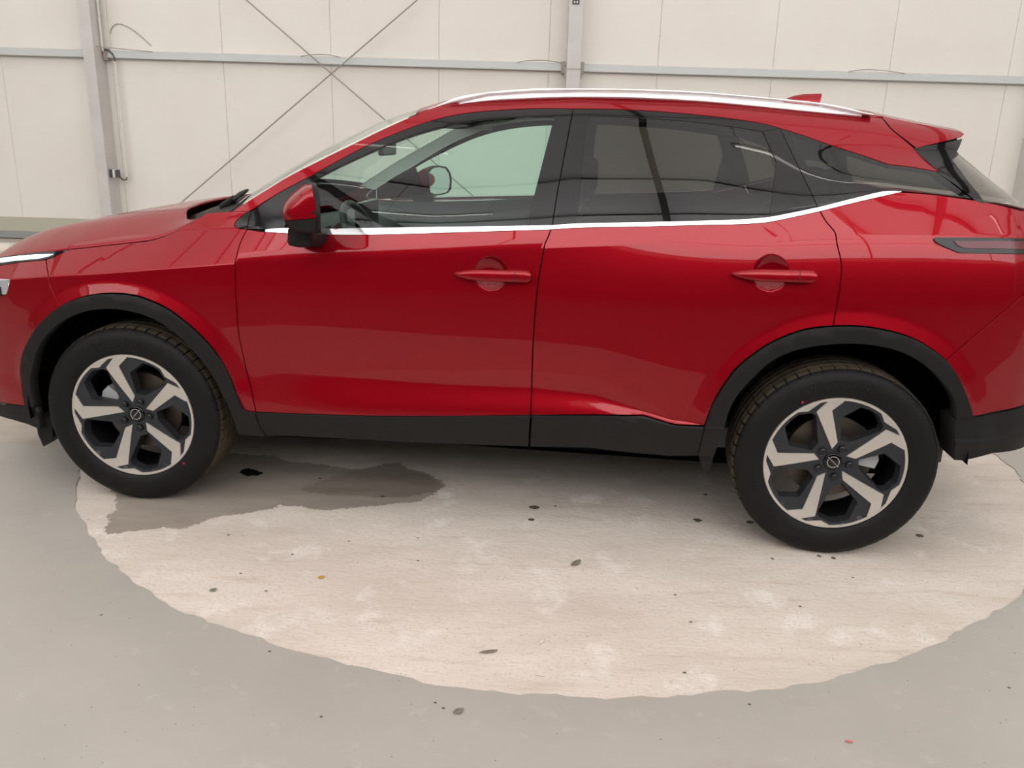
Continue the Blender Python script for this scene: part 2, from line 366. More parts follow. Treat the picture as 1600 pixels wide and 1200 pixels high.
dark_strip = flat([(X0+.05,Y0+.05),(X1-.05,Y0+.05),(X1-.05,-2.95),(X0+.05,-2.95)], .001, 'traffic_lane', M['lane'], floor)  # dark floor strip added behind the camera to darken the doors' reflections
def rough_poly(P, amp, sub=8):
    P = np.array(P); out = []
    for i in range(len(P)):
        a, b = P[i], P[(i+1)%len(P)]
        for t_ in np.linspace(0,1,sub,endpoint=False): out.append(a+(b-a)*t_+RNG.normal(0,amp,2))
    return out
STAIN = [(-.46,-.30),(-.20,-.30),(-.011,-.346),(.128,-.36),(.297,-.379),(.389,-.443),(.493,-.451),(.648,-.5),(.721,-.502),(.811,-.434),(.881,-.413),(.934,-.486),(1.032,-.538),(1.074,-.592),(1.114,-.659),(1.075,-.742),(1.017,-.823),(.879,-.869),(.781,-.9),(.659,-.932),(.607,-.93),(.549,-.904),(.459,-.904),(.431,-.941),(.387,-.962),(.334,-.994),(.233,-1.029),(.205,-1.087),(.162,-1.132),(.085,-1.121),(.003,-1.153),(-.09,-1.185),(-.125,-1.151),(-.129,-1.092),(-.174,-1.034),(-.159,-.998),(-.198,-.893),(-.231,-.833),(-.45,-.62)]
o = flat(rough_poly(STAIN,.0055,12), -.0029, 'damp_stain', M['damp'], floor); o['label'] = 'darker damp stain beside the front wheel'
o = flat(rough_poly([(.50,-.74),(.62,-.60),(.74,-.50),(.815,-.445),(.87,-.43),(.93,-.50),(1.02,-.545),(1.06,-.60),(1.095,-.66),(1.06,-.735),(.95,-.79),(.80,-.80),(.64,-.79)],.005,10), -.0025, 'damp_stain', M['damp2'], floor); o['label'] = 'darker heart of the damp stain'
o = flat(rough_poly([(-3.2,-.02),(-3.2,1.6),(-.8,1.6),(-.47,.55),(-.60,-.02),(-.66,-.30),(-.78,-.36),(-1.3,-.22)],.008), .0005, 'worn_patch', M['worn'], floor); o['label'] = 'worn pale patch of floor ahead of the front wheel'
def blob(x, y, rx, ry, n=14, rz=0., j=.18):
    P = []
    for k in range(n):
        a = 2*math.pi*k/n; r = 1+RNG.uniform(-j,j); u, v = rx*r*math.cos(a), ry*r*math.sin(a)
        P.append((x+u*math.cos(rz)-v*math.sin(rz), y+u*math.sin(rz)+v*math.cos(rz)))
    return P
o = flat(rough_poly([(.193,-.578),(.212,-.532),(.253,-.544),(.3,-.577),(.289,-.607),(.248,-.617)],.003,4), -.0022, 'oil_spot', M['oil'], floor); o['label'] = 'small black oil spot behind the front wheel'
for x,y,r in ((1.491,-.852,.020),(1.477,-.966,.013),(2.143,-.928,.017),(2.351,-.932,.016),(2.994,-1.008,.014),(1.578,-.834,.006),(2.228,-.675,.010),(2.534,-1.2,.008),(2.582,-1.212,.009),(2.353,-1.23,.006),(.562,-.622,.008),(.8,-1.191,.005),(.86,-.79,.010)):
    flat(blob(x,y,r,r*.9), -.0018, 'drip_spot', M['speck'], floor)
SP = [(.347,-1.168),(.482,-1.443),(1.206,-2.084),(1.23,-2.105),(2.048,-2.054),(.142,-1.719),(.707,-1.88),(.919,-2.151),(2.06,-2.36),(2.806,-1.95),(1.95,-1.50),(1.97,-1.66),(2.35,-1.55),(1.05,-1.15),(1.07,-1.32),(2.6,-1.35),(.62,-1.30),(.60,-1.55),(1.9,-1.92)]
for x,y in SP: 
    z = .0006 if math.hypot(x-CC[0],y-CC[1]) > CR else -.0018
    flat(blob(x,y,.005,.004,8), z, 'speck', M['speck'], floor)
# scattered grit too small to pick out
g = MB()
for _ in range(900):
    x, y = RNG.uniform(-1.2,4.4), RNG.uniform(-2.6,-.3); r = RNG.uniform(.0008,.0024)
    z = .0005 if math.hypot(x-CC[0],y-CC[1]) > CR else -.003
    g.add([(x+r*math.cos(a),y+r*math.sin(a)*.8,z) for a in (0,2.1,4.2)]+[(x,y,z+r*.7)], [(0,1,3),(1,2,3),(2,0,3)])
o = g.build('grit', M['speck'], floor); o['kind'] = 'stuff'
# leaves and chips
def leaf(x, y, l, wd, rz, m, label, cat='leaf', curl=.3):
    P = []; n = 7
    for i in range(n):
        t_ = i/(n-1); hw = wd*math.sin(math.pi*min(max(t_,.03),.97))**.8
        for sgn in (-1,0,1): P.append(((t_-.5)*l, sgn*hw, .002+curl*wd*(abs(sgn)*.8+(2*t_-1)**2*.6)))
    F = [(i*3+j,(i+1)*3+j,(i+1)*3+j+1,i*3+j+1) for i in range(n-1) for j in range(2)]
    z = 0 if math.hypot(x-CC[0],y-CC[1]) > CR else -.003
    o = MB().add(P,F).build('dry_leaf' if cat == 'leaf' else 'chip', m, None, 60); o.location = (x,y,z); o.rotation_euler = (0,0,rz)
    s_ = o.modifiers.new('thickness','SOLIDIFY'); s_.thickness = .0008
    return tag(o, label, cat)
leaf(1.631,-1.31,.055,.012,.9,M['leaf_grey'],'curled grey dry leaf on the concrete below the middle of the car')
leaf(.759,-1.457,.022,.008,.4,M['leaf_yellow'],'tiny yellow leaf on the concrete near the front wheel')
leaf(.429,-1.557,.024,.009,.7,M['leaf_green'],'tiny grey green leaf near the left rim of the concrete disc')
leaf(1.339,-1.85,.055,.007,.25,M['leaf_grey'],'flat slim grey leaf near the lower rim of the concrete disc')
leaf(1.494,-1.794,.034,.005,.9,M['chip_white'],'small pale wood sliver near the lower rim of the disc','chip')
leaf(1.486,-1.951,.032,.004,-.4,M['chip_white'],'thin pale curl at the very bottom of the disc','chip')
leaf(1.27,-2.119,.03,.010,.6,M['leaf_grey'],'crumpled brown scrap on the grey floor below the disc','scrap')
leaf(2.264,-2.19,.020,.004,-.2,M['chip_red'],'small pinkish red fleck on the grey floor at lower right','fleck')

# ---------------------------------------------------------------- car body surface (metres, car frame: x back, y right, z up)
_PLAN = [(-.930,.0),(-.928,.14),(-.920,.30),(-.902,.45),(-.868,.58),(-.81,.69),(-.73,.765),(-.62,.82),(-.49,.859),(-.34,.886),(-.18,.903),
         (0,.912),(.3,.9165),(.7,.9175),(1.3,.9175),(2.0,.9175),(2.5,.9175),(2.72,.915),(2.90,.906),(3.05,.888),(3.18,.858),(3.28,.815),(3.36,.752),
         (3.42,.66),(3.458,.54),(3.48,.38),(3.491,.2),(3.495,0)]
def catmull(P, n=10, closed=False):
    P = np.asarray(P, float); Q = []
    N = len(P)
    if N < 3: return P
    for i in range(N-1):
        p1, p2 = P[i], P[i+1]
        p0 = P[i-1] if i > 0 else 2*p1-p2
        p3 = P[i+2] if i+2 < N else 2*p2-p1
        # centripetal
        t0 = 0; t1 = t0+max(np.linalg.norm(p1-p0),1e-9)**.5; t2 = t1+max(np.linalg.norm(p2-p1),1e-9)**.5; t3 = t2+max(np.linalg.norm(p3-p2),1e-9)**.5
        for t in np.linspace(t1, t2, n, endpoint=False):
            A1=(t1-t)/(t1-t0)*p0+(t-t0)/(t1-t0)*p1; A2=(t2-t)/(t2-t1)*p1+(t-t1)/(t2-t1)*p2; A3=(t3-t)/(t3-t2)*p2+(t-t2)/(t3-t2)*p3
            B1=(t2-t)/(t2-t0)*A1+(t-t0)/(t2-t0)*A2; B2=(t3-t)/(t3-t1)*A2+(t-t1)/(t3-t1)*A3
            Q.append((t2-t)/(t2-t1)*B1+(t-t1)/(t2-t1)*B2)
    Q.append(P[-1]); return np.array(Q)
PLAN = catmull(_PLAN, 24)
PL_S = np.concatenate([[0], np.cumsum(np.linalg.norm(np.diff(PLAN, axis=0), axis=1))])
_T = np.gradient(PLAN, PL_S, axis=0); _T /= np.linalg.norm(_T, axis=1)[:,None]
PL_N = np.stack([-_T[:,1], _T[:,0]], 1)      # outward
S_END = PL_S[-1]
def s_of_x(x): 
    k = int(np.argmax(PLAN[:,1])); return np.interp(x, PLAN[:,0], PL_S)
def smooth(a, b, x):
    t = np.clip((x-a)/(b-a), 0, 1); return t*t*(3-2*t)
ZC = np.array([(-.95,.80),(-.6,.848),(-.468,.866),(-.269,.893),(-.074,.914),(.181,.944),(.479,.977),(.792,1.005),(1.027,1.024),(1.258,1.045),(1.594,1.080),(1.92,1.108),(2.298,1.140),(2.563,1.161),(2.842,1.173),(3.1,1.174),(3.6,1.16)])
ZB = np.array([(-.95,.9),(-.3,1.0),(.0,1.035),(.3,1.09),(.515,1.101),(.784,1.093),(1.25,1.117),(1.611,1.145),(1.917,1.166),(2.131,1.179),(2.34,1.198),(2.494,1.239),(2.734,1.300),(2.984,1.289),(3.5,1.26)])
ZL = np.array([(-.95,.45),(.3,.51),(.62,.571),(.819,.568),(1.257,.563),(1.566,.571),(1.799,.559),(1.963,.514),(2.079,.487),(2.3,.48),(3.5,.48)])
ZS = np.array([(-.95,.405),(.515,.408),(1.017,.427),(1.566,.470),(1.975,.485),(2.079,.468),(2.195,.466),(3.5,.466)])
ZR = np.array([(-1,1.56),(1.2,1.56),(1.314,1.57),(1.665,1.591),(2.12,1.586),(2.343,1.573),(2.727,1.544),(3.0,1.515),(3.5,1.46)])
HANDLES = [(1.412,.986),(2.361,1.030)]
def _hermite(z, K):
    # K: list of (z, d, slope_left, slope_right), arrays
    out = K[0][1] + (z-K[0][0])*K[0][2]
    for (z0,d0,_,m0),(z1,d1,m1,_) in zip(K[:-1], K[1:]):
        h = np.maximum(z1-z0, 1e-4); t = (z-z0)/h
        v = d0*(2*t**3-3*t**2+1)+h*m0*(t**3-2*t**2+t)+d1*(-2*t**3+3*t**2)+h*m1*(t**3-t**2)
        out = np.where(z > z0, v, out)
    z1,d1,_,m1 = K[-1]
    return np.where(z > z1, d1+(z-z1)*m1, out)
def inset(x, z, a=None, rear=None, bowls=True):
    x = np.asarray(x, float); z = np.asarray(z, float)
    zc, zb, zl, zs, zr = (np.interp(x, T[:,0], T[:,1]) for T in (ZC,ZB,ZL,ZS,ZR))
    mid = smooth(.45,.95,x)*(1-smooth(1.75,2.25,x))          # doors: deep lower scallop
    sl = .34+.75*smooth(.75,-.15,x)+.10*smooth(2.2,2.8,x)    # slope above shoulder crease
    dl = .016+.016*mid; ml = -.02
    o = np.zeros_like(z)
    zw = zr-.085
    rr_ = smooth(1.3,2.4,x)
    dc = .005+.033*rr_+o
    db = dc+sl*(zb-zc)
    zk = -.06*smooth(-.15,-.35,x)
    K = [(.20+zk,.135+o,-1.6+o,-1.6+o),(.30+zk,.040+o,-.55+o,-.35+o),(zs,.010+o,-.10+o,-.02+.05*mid),
         (zl,dl,.12*mid,-.19*mid-.04),(.5*(zl+zc)+.05,.0015+o,-.01+o,-.01+o),(zc,dc,.02+.38*rr_,sl),
         (zb,db,sl,.40+o),(zw,.236+o,.72+o,.72+o),(zr,.318+o,1.6+o,1.6+o),(zr+.06,.45+o,3.0+o,3.0+o)]
    d = _hermite(z, K)
    # wheel-arch lips
    for cx in (0., 2.665):
        r = np.hypot(x-cx, z-.354); r0 = .486 if cx == 0 else .510
        t_ = (r0+.050-r)/.050; k = np.minimum((np.sqrt(t_*t_+.012)+t_)/2, 1.2)*smooth(.40,.50,z)*(z < .97)
        d = d - .012*k
    if bowls:
        for hx,hz in HANDLES:
            rr = np.hypot(x-hx, (z-hz))
            d = d + .030*np.clip(1-(rr/.060)**2, 0, 1)
    if a is not None:
        fz = np.interp(z, [.14,.25,.55,.72,.85,.95,1.05,1.2], [.14,.02,0,.0,.03,.07,.17,.45])
        rz = np.interp(z, [.18,.30,.5,.75,1.0,1.18,1.24,1.50,1.6], [.12,.03,.0,.02,.06,.09,.13,.40,.53])
        d = (1-a)*d + a*np.where(rear, rz, fz)
    return d
def chart(s, z, e=0., bowls=True):
    """point on the left body side, y negative; e = offset outwards"""
    s = np.asarray(s, float); z = np.asarray(z, float)
    cx = np.interp(s, PL_S, PLAN[:,0]); cw = np.interp(s, PL_S, PLAN[:,1])
    nx = np.interp(s, PL_S, PL_N[:,0]); nw = np.interp(s, PL_S, PL_N[:,1])
    l = np.hypot(nx, nw); nx, nw = nx/l, nw/l
    d = inset(cx, z, nx**2, nx > 0, bowls)-e
    return np.stack([cx-nx*d, -(cw-nw*d), z], -1)
def chart_normal(s, z, bowls=True):
    h = .0015
    a = chart(s+h, z, 0, bowls)-chart(s-h, z, 0, bowls); b = chart(s, z+h, 0, bowls)-chart(s, z-h, 0, bowls)
    n = np.cross(a, b); n /= np.linalg.norm(n, axis=-1, keepdims=True)
    return n

# ---- roof, windscreen, bonnet surfaces
TOP = np.array([(.4341,.817,1.1551),(.5015,.8132,1.1976),(.5737,.8047,1.2418),(.6339,.7927,1.2795),(.7446,.7658,1.3396),(.8667,.7297,1.4031),(.9763,.6916,1.461),(1.0868,.6542,1.5124),(1.1864,.6182,1.5471),(1.3145,.6038,1.5673),(1.4314,.6005,1.5791),(1.6649,.6025,1.5883),(1.894,.602,1.5869),(2.1196,.6021,1.5844),(2.3428,.6017,1.5712),(2.5644,.5972,1.5574),(2.745,.5835,1.549)])
HOODE = np.array([(-.85,.0,.865),(-.845,.2,.868),(-.83,.36,.873),(-.795,.50,.881),(-.735,.62,.893),(-.66,.69,.909),(-.54,.742,.929),(-.40,.773,.954),(-.249,.7905,.981),(-.133,.796,.9976),(.0033,.8028,1.0175),(.099,.8072,1.033),(.1571,.8047,1.0528),(.2066,.7993,1.0768),(.2645,.7987,1.1062),(.3118,.7979,1.1362)])
ZCEN = np.array([(-.95,.80),(-.87,.85),(-.84,.872),(-.78,.915),(-.65,.985),(-.5,1.042),(-.4,1.066),(-.1,1.125),(.1,1.152),(.32,1.172)])
def hood_rear(y): return np.interp(np.abs(y), [0,.4,.6,.7,.795], [.07,.10,.15,.20,.3118])
def hood_pt(f, v):
    """f -1..1 across, v 0..1 from the leading edge to the cowl"""
    af = np.abs(f)
    y = f*np.interp(-.66+.9718*v, HOODE[:,0], HOODE[:,1])
    xf = np.interp(af*.69, HOODE[:6,1], HOODE[:6,0]); xr = hood_rear(af*.794)
    x = xf+(xr-xf)*v
    yE = np.interp(x, HOODE[:,0], HOODE[:,1]); zE = np.interp(x, HOODE[:,0], HOODE[:,2])
    zc = np.interp(x, ZCEN[:,0], ZCEN[:,1])
    r = np.clip(np.abs(y)/np.maximum(yE,.02), 0, 1)
    z = zc-(zc-zE)*(.25*r**2+.75*r**5)
    z = z + .012*np.exp(-((r-.72)/.12)**2)*smooth(-.85,-.6,x)
    z = z - .004*smooth(.975,1.0,af)
    return np.stack([x, y, z], -1)
def screen_pt(f, v):
    x = .4341+(1.0868-.4341)*v
    w = np.interp(x, TOP[:,0], TOP[:,1])-.012; z = np.interp(x, TOP[:,0], TOP[:,2])+.004
    b = np.interp(v, [0,.25,.5,.8,1], [.10,.105,.115,.11,.085])*(1-np.abs(f)**2.2)
    return np.stack([x-.72*b*(1.6-.6*v), f*w, z+.50*b], -1)
def roof_pt(f, v):
    x = 1.0868+(2.745-1.0868)*v
    w = np.interp(x, TOP[:,0], TOP[:,1]); z = np.interp(x, TOP[:,0], TOP[:,2])
    g = 1-np.abs(f)**2.2
    fw = (1-v)**3
    return np.stack([x-(.72*.085)*fw*g, f*w, z+(.0425*fw+.042*(1-fw))*g+.004*fw], -1)

OUT = {
  'front_door': [(2.0803,1.0969),(2.079,1.0952),(2.0778,1.0937),(2.0765,1.092),(2.0752,1.0901),(2.0739,1.0878),(2.0707,1.0814),(2.0672,1.0733),(2.0636,1.0642),(2.0602,1.0546),(2.0574,1.0453),(2.0553,1.036),(2.0536,1.0264),(2.0523,1.0166),(2.0513,1.0068),(2.0502,0.9971),(2.0493,0.9873),(2.0485,0.9777),(2.0479,0.9679),(2.0474,0.9579),(2.0469,0.9474),(2.0464,0.9341),(2.046,0.9202),(2.0457,0.9059),(2.0454,0.8915),(2.0452,0.8772),(2.0452,0.8631),(2.0452,0.8492),(2.0453,0.8351),(2.0454,0.8208),(2.0454,0.806),(2.0451,0.7887),(2.0447,0.7708),(2.0443,0.7526),(2.0442,0.7342),(2.0448,0.7159),(2.0461,0.6968),(2.0481,0.6774),(2.0505,0.6581),(2.0529,0.6393),(2.0552,0.6214),(2.057,0.6071),(2.0587,0.5935),(2.0604,0.5802),(2.0623,0.5671),(2.0646,0.5537),(2.0673,0.54),(2.0704,0.5264),(2.0736,0.5127),(2.0767,0.4989),(2.0795,0.485),(2.082,0.4705),(2.0841,0.4559),(2.0862,0.4411),(2.0881,0.4263),(2.0902,0.4116),(2.1408,0.4129),(2.1915,0.4142),(2.2421,0.4155),(2.2927,0.4169),(2.3431,0.4186),(2.3926,0.4203),(2.4417,0.4222),(2.4908,0.4242),(2.5405,0.4265),(2.5914,0.4292),(2.6486,0.4326),(2.7073,0.4364),(2.7666,0.4406),(2.8256,0.4449),(2.8832,0.4492),(2.9359,0.4533),(2.9878,0.4576),(3.0392,0.462),(3.0905,0.4663),(3.142,0.4707),(3.1418,0.4932),(3.1415,0.5155),(3.1412,0.5379),(3.141,0.5609),(3.1409,0.5849),(3.1409,0.6151),(3.1411,0.6471),(3.1414,0.6796),(3.1417,0.7115),(3.1422,0.7414),(3.1427,0.7647),(3.1433,0.7869),(3.1439,0.8084),(3.1447,0.8299),(3.1456,0.8517),(3.1467,0.8747),(3.1479,0.898),(3.1493,0.9213),(3.1508,0.9439),(3.1527,0.9652),(3.1545,0.982),(3.1565,0.9982),(3.1586,1.0138),(3.1608,1.0287),(3.1627,1.0428),(3.164,1.0534),(3.1651,1.0636),(3.1661,1.0732),(3.1675,1.0823),(3.1692,1.0907),(3.1708,1.0963),(3.1726,1.1015),(3.1746,1.1064),(3.1766,1.1113),(3.1785,1.1163),(3.1804,1.1218),(3.1822,1.1273),(3.184,1.1329),(3.1859,1.1385),(3.1877,1.1441),(3.1381,1.1406),(3.0884,1.1372),(3.0388,1.1337),(2.9895,1.1302),(2.9407,1.1268),(2.8944,1.1236),(2.8485,1.1203),(2.8029,1.117),(2.7577,1.1138),(2.7129,1.1108),(2.6698,1.1079),(2.6266,1.105),(2.584,1.1022),(2.5427,1.0997),(2.5036,1.0976),(2.4735,1.0962),(2.4449,1.0951),(2.4172,1.0941),(2.3896,1.0934),(2.3616,1.0927),(2.332,1.0922),(2.3017,1.0919),(2.2717,1.0917),(2.2428,1.0917),(2.2159,1.0917),(2.1964,1.0918),(2.1777,1.0918),(2.1599,1.0919),(2.1431,1.0922),(2.1275,1.0928),(2.1171,1.0935),(2.1076,1.0943),(2.0985,1.0952),(2.0895,1.0961)],
  'rear_door': [(3.1877,1.1441),(3.1859,1.1385),(3.184,1.1329),(3.1822,1.1273),(3.1804,1.1218),(3.1785,1.1163),(3.1766,1.1113),(3.1746,1.1064),(3.1726,1.1015),(3.1708,1.0963),(3.1692,1.0907),(3.1675,1.0823),(3.1661,1.0732),(3.1651,1.0636),(3.164,1.0534),(3.1627,1.0428),(3.1608,1.0287),(3.1586,1.0138),(3.1565,0.9982),(3.1545,0.982),(3.1527,0.9652),(3.1508,0.9439),(3.1493,0.9213),(3.1479,0.898),(3.1467,0.8747),(3.1456,0.8517),(3.1447,0.8299),(3.1439,0.8084),(3.1433,0.7869),(3.1427,0.7647),(3.1422,0.7414),(3.1417,0.7115),(3.1414,0.6796),(3.1411,0.6471),(3.1409,0.6151),(3.1409,0.5849),(3.141,0.5609),(3.1412,0.5379),(3.1415,0.5155),(3.1418,0.4932),(3.142,0.4707),(3.1845,0.4738),(3.2271,0.477),(3.2697,0.4802),(3.312,0.4833),(3.3538,0.4862),(3.3933,0.4886),(3.4323,0.4909),(3.4711,0.4931),(3.5098,0.4952),(3.5487,0.4974),(3.5604,0.4947),(3.5723,0.492),(3.5841,0.4893),(3.5956,0.4867),(3.6066,0.4841),(3.6155,0.4819),(3.6241,0.4797),(3.6325,0.4776),(3.6405,0.4758),(3.6482,0.4743),(3.6538,0.4734),(3.6588,0.4727),(3.6637,0.4722),(3.6692,0.4719),(3.6756,0.4717),(3.6904,0.472),(3.7082,0.473),(3.7277,0.4745),(3.7477,0.4761),(3.7668,0.4775),(3.7679,0.4834),(3.7691,0.4891),(3.7702,0.4949),(3.7715,0.501),(3.7728,0.5073),(3.7746,0.5161),(3.7766,0.5253),(3.7787,0.5349),(3.781,0.5447),(3.7837,0.5543),(3.787,0.5646),(3.7905,0.5749),(3.7944,0.5853),(3.7986,0.5956),(3.8029,0.6059),(3.8076,0.6163),(3.8128,0.6269),(3.8181,0.6373),(3.8234,0.6474),(3.8285,0.6569),(3.8325,0.6644),(3.8362,0.6714),(3.84,0.6781),(3.8442,0.6849),(3.8489,0.6918),(3.8553,0.7003),(3.8623,0.7087),(3.8698,0.7173),(3.878,0.7259),(3.8866,0.7346),(3.8981,0.7457),(3.9108,0.7574),(3.9241,0.7689),(3.9374,0.7799),(3.9502,0.7896),(3.9603,0.7966),(3.9702,0.8029),(3.98,0.8087),(3.9899,0.8142),(3.9999,0.8195),(4.0097,0.8246),(4.0197,0.8295),(4.0297,0.8341),(4.0398,0.8385),(4.0499,0.8424),(4.0599,0.8458),(4.0699,0.8489),(4.08,0.8516),(4.0902,0.8541),(4.1006,0.8564),(4.1114,0.8584),(4.1224,0.8601),(4.1335,0.8616),(4.1447,0.8631),(4.1558,0.8646),(4.1568,0.8793),(4.1579,0.8941),(4.159,0.9088),(4.16,0.9234),(4.1608,0.9378),(4.1615,0.951),(4.1621,0.9641),(4.1626,0.9771),(4.1629,0.9898),(4.163,1.0024),(4.163,1.0142),(4.1629,1.0261),(4.1626,1.0377),(4.162,1.0488),(4.161,1.0591),(4.16,1.0662),(4.1588,1.0728),(4.1573,1.079),(4.1558,1.0853),(4.154,1.0919),(4.1517,1.0998),(4.149,1.1079),(4.1461,1.1161),(4.1434,1.1243),(4.1411,1.1323),(4.1394,1.1399),(4.1381,1.1478),(4.1369,1.1554),(4.1354,1.1624),(4.1334,1.1684),(4.1316,1.1717),(4.1296,1.1744),(4.1275,1.1768),(4.1251,1.1793),(4.1227,1.1821),(4.1188,1.1864),(4.1145,1.1909),(4.11,1.1956),(4.1055,1.2005),(4.1013,1.2056),(4.0971,1.2114),(4.0932,1.2175),(4.0893,1.2238),(4.0855,1.2301),(4.0816,1.2364),(4.0647,1.232),(4.0478,1.2277),(4.031,1.2233),(4.0141,1.219),(3.9973,1.2149),(3.9803,1.2106),(3.9629,1.2063),(3.9458,1.2021),(3.9295,1.1983),(3.9148,1.1953),(3.9057,1.1937),(3.8975,1.1925),(3.8897,1.1915),(3.8818,1.1905),(3.8731,1.1896),(3.8616,1.1884),(3.8497,1.1872),(3.8372,1.1861),(3.824,1.1851),(3.8102,1.1841),(3.7914,1.1828),(3.7716,1.1817),(3.7507,1.1805),(3.7284,1.1793),(3.7044,1.178),(3.6664,1.1756),(3.6243,1.173),(3.5797,1.1702),(3.5345,1.1674),(3.4904,1.1648),(3.4454,1.1623),(3.3988,1.1599),(3.3529,1.1575),(3.3101,1.1551),(3.2731,1.1525),(3.2535,1.1509),(3.2361,1.1492),(3.2199,1.1475),(3.2041,1.1458)],
  'fender': [(2.0902,0.4116),(2.0881,0.4263),(2.0862,0.4411),(2.0841,0.4559),(2.082,0.4705),(2.0795,0.485),(2.0767,0.4989),(2.0736,0.5127),(2.0704,0.5264),(2.0673,0.54),(2.0646,0.5537),(2.0623,0.5671),(2.0604,0.5802),(2.0587,0.5935),(2.057,0.6071),(2.0552,0.6214),(2.0529,0.6393),(2.0505,0.6581),(2.0481,0.6774),(2.0461,0.6968),(2.0448,0.7159),(2.0442,0.7342),(2.0443,0.7526),(2.0447,0.7708),(2.0451,0.7887),(2.0454,0.806),(2.0454,0.8208),(2.0453,0.8351),(2.0452,0.8492),(2.0452,0.8631),(2.0452,0.8772),(2.0454,0.8915),(2.0457,0.9059),(2.046,0.9202),(2.0464,0.9341),(2.0469,0.9474),(2.0474,0.9579),(2.0479,0.9679),(2.0485,0.9777),(2.0493,0.9873),(2.0502,0.9971),(2.0513,1.0068),(2.0523,1.0166),(2.0536,1.0264),(2.0553,1.036),(2.0574,1.0453),(2.0602,1.0546),(2.0636,1.0642),(2.0672,1.0733),(2.0707,1.0814),(2.0739,1.0878),(2.0752,1.0901),(2.0765,1.092),(2.0778,1.0937),(2.079,1.0952),(2.0803,1.0969),(2.0713,1.0971),(2.0619,1.0969),(2.0527,1.0969),(2.0444,1.0975),(2.0375,1.099),(2.0338,1.1006),(2.0304,1.1025),(2.0275,1.1046),(2.0253,1.1069),(2.0242,1.1094),(2.0243,1.1119),(2.0255,1.1146),(2.0273,1.1174),(2.0296,1.1203),(2.032,1.1232),(2.0359,1.1274),(2.0406,1.1319),(2.0458,1.1363),(2.0512,1.1406),(2.0563,1.1446),(2.0607,1.1477),(2.0651,1.1507),(2.0696,1.1534),(2.074,1.1562),(2.0784,1.159),(2.0639,1.1583),(2.0491,1.1577),(2.0345,1.1571),(2.0203,1.1563),(2.0071,1.1555),(1.9973,1.1547),(1.9882,1.1538),(1.9794,1.1529),(1.9705,1.1519),(1.9612,1.1509),(1.9501,1.1498),(1.9382,1.1488),(1.9264,1.1477),(1.9155,1.1464),(1.9063,1.1446),(1.9017,1.1432),(1.8978,1.1417),(1.8943,1.14),(1.8908,1.1383),(1.8871,1.1367),(1.8778,1.1307),(1.8685,1.1246),(1.8592,1.1186),(1.8497,1.1126),(1.8398,1.1068),(1.8287,1.1007),(1.817,1.0947),(1.8052,1.0888),(1.7934,1.083),(1.782,1.0774),(1.7719,1.0724),(1.7621,1.0674),(1.7524,1.0626),(1.7425,1.0579),(1.7323,1.0535),(1.7213,1.0491),(1.7102,1.0448),(1.6987,1.0408),(1.6867,1.0371),(1.6739,1.0337),(1.6564,1.0301),(1.6377,1.0272),(1.6181,1.0246),(1.5977,1.0221),(1.5767,1.0193),(1.5503,1.0154),(1.5222,1.0114),(1.4935,1.0073),(1.4649,1.0033),(1.4373,0.9994),(1.4126,0.9959),(1.3885,0.9926),(1.3646,0.9893),(1.3409,0.986),(1.3169,0.9827),(1.3102,0.9797),(1.3033,0.9768),(1.2965,0.9738),(1.2898,0.9707),(1.2834,0.9676),(1.2781,0.9647),(1.2729,0.9616),(1.2679,0.9585),(1.2629,0.9556),(1.2576,0.953),(1.2522,0.9508),(1.2467,0.9488),(1.2411,0.9471),(1.2355,0.9453),(1.23,0.9435),(1.2368,0.9377),(1.2438,0.9319),(1.2507,0.9261),(1.2574,0.9204),(1.264,0.9149),(1.2699,0.9103),(1.276,0.9059),(1.2819,0.9016),(1.287,0.897),(1.2912,0.8916),(1.2938,0.8856),(1.2952,0.8791),(1.2961,0.8722),(1.297,0.8652),(1.2987,0.8582),(1.3012,0.8507),(1.304,0.8431),(1.3071,0.8355),(1.3107,0.8279),(1.3148,0.8205),(1.3199,0.8128),(1.3257,0.8053),(1.332,0.7979),(1.3383,0.7904),(1.3445,0.783),(1.3542,0.7881),(1.3637,0.7933),(1.3733,0.7984),(1.3833,0.8034),(1.394,0.8082),(1.4082,0.8138),(1.4233,0.8193),(1.4392,0.8245),(1.4554,0.8293),(1.4718,0.8335),(1.4897,0.8374),(1.508,0.8408),(1.5267,0.8436),(1.5456,0.8457),(1.5643,0.8471),(1.5834,0.8478),(1.6028,0.8478),(1.6222,0.8472),(1.6409,0.8458),(1.6584,0.8437),(1.6718,0.8412),(1.6844,0.8382),(1.6965,0.8347),(1.7085,0.8309),(1.7205,0.8267),(1.7329,0.8224),(1.7452,0.8178),(1.7575,0.8128),(1.7696,0.8073),(1.7815,0.8013),(1.7937,0.7943),(1.8058,0.7867),(1.8177,0.7786),(1.8295,0.77),(1.8411,0.7613),(1.853,0.7519),(1.8647,0.7423),(1.8763,0.7323),(1.8876,0.7218),(1.8988,0.7108),(1.9105,0.6985),(1.9222,0.6856),(1.9336,0.6722),(1.9443,0.6584),(1.9542,0.6444),(1.9629,0.6303),(1.9709,0.6158),(1.9782,0.601),(1.9851,0.586),(1.9916,0.5708),(1.9978,0.5552),(2.0035,0.5392),(2.0087,0.5231),(2.0138,0.5072),(2.0187,0.4918),(2.0229,0.4784),(2.027,0.4654),(2.0309,0.4526),(2.0347,0.4398),(2.0386,0.4269),(2.0402,0.4242),(2.0415,0.4213),(2.0429,0.4186),(2.0447,0.4161),(2.0472,0.414),(2.0535,0.412),(2.0618,0.4114),(2.0713,0.4114),(2.081,0.4117)],
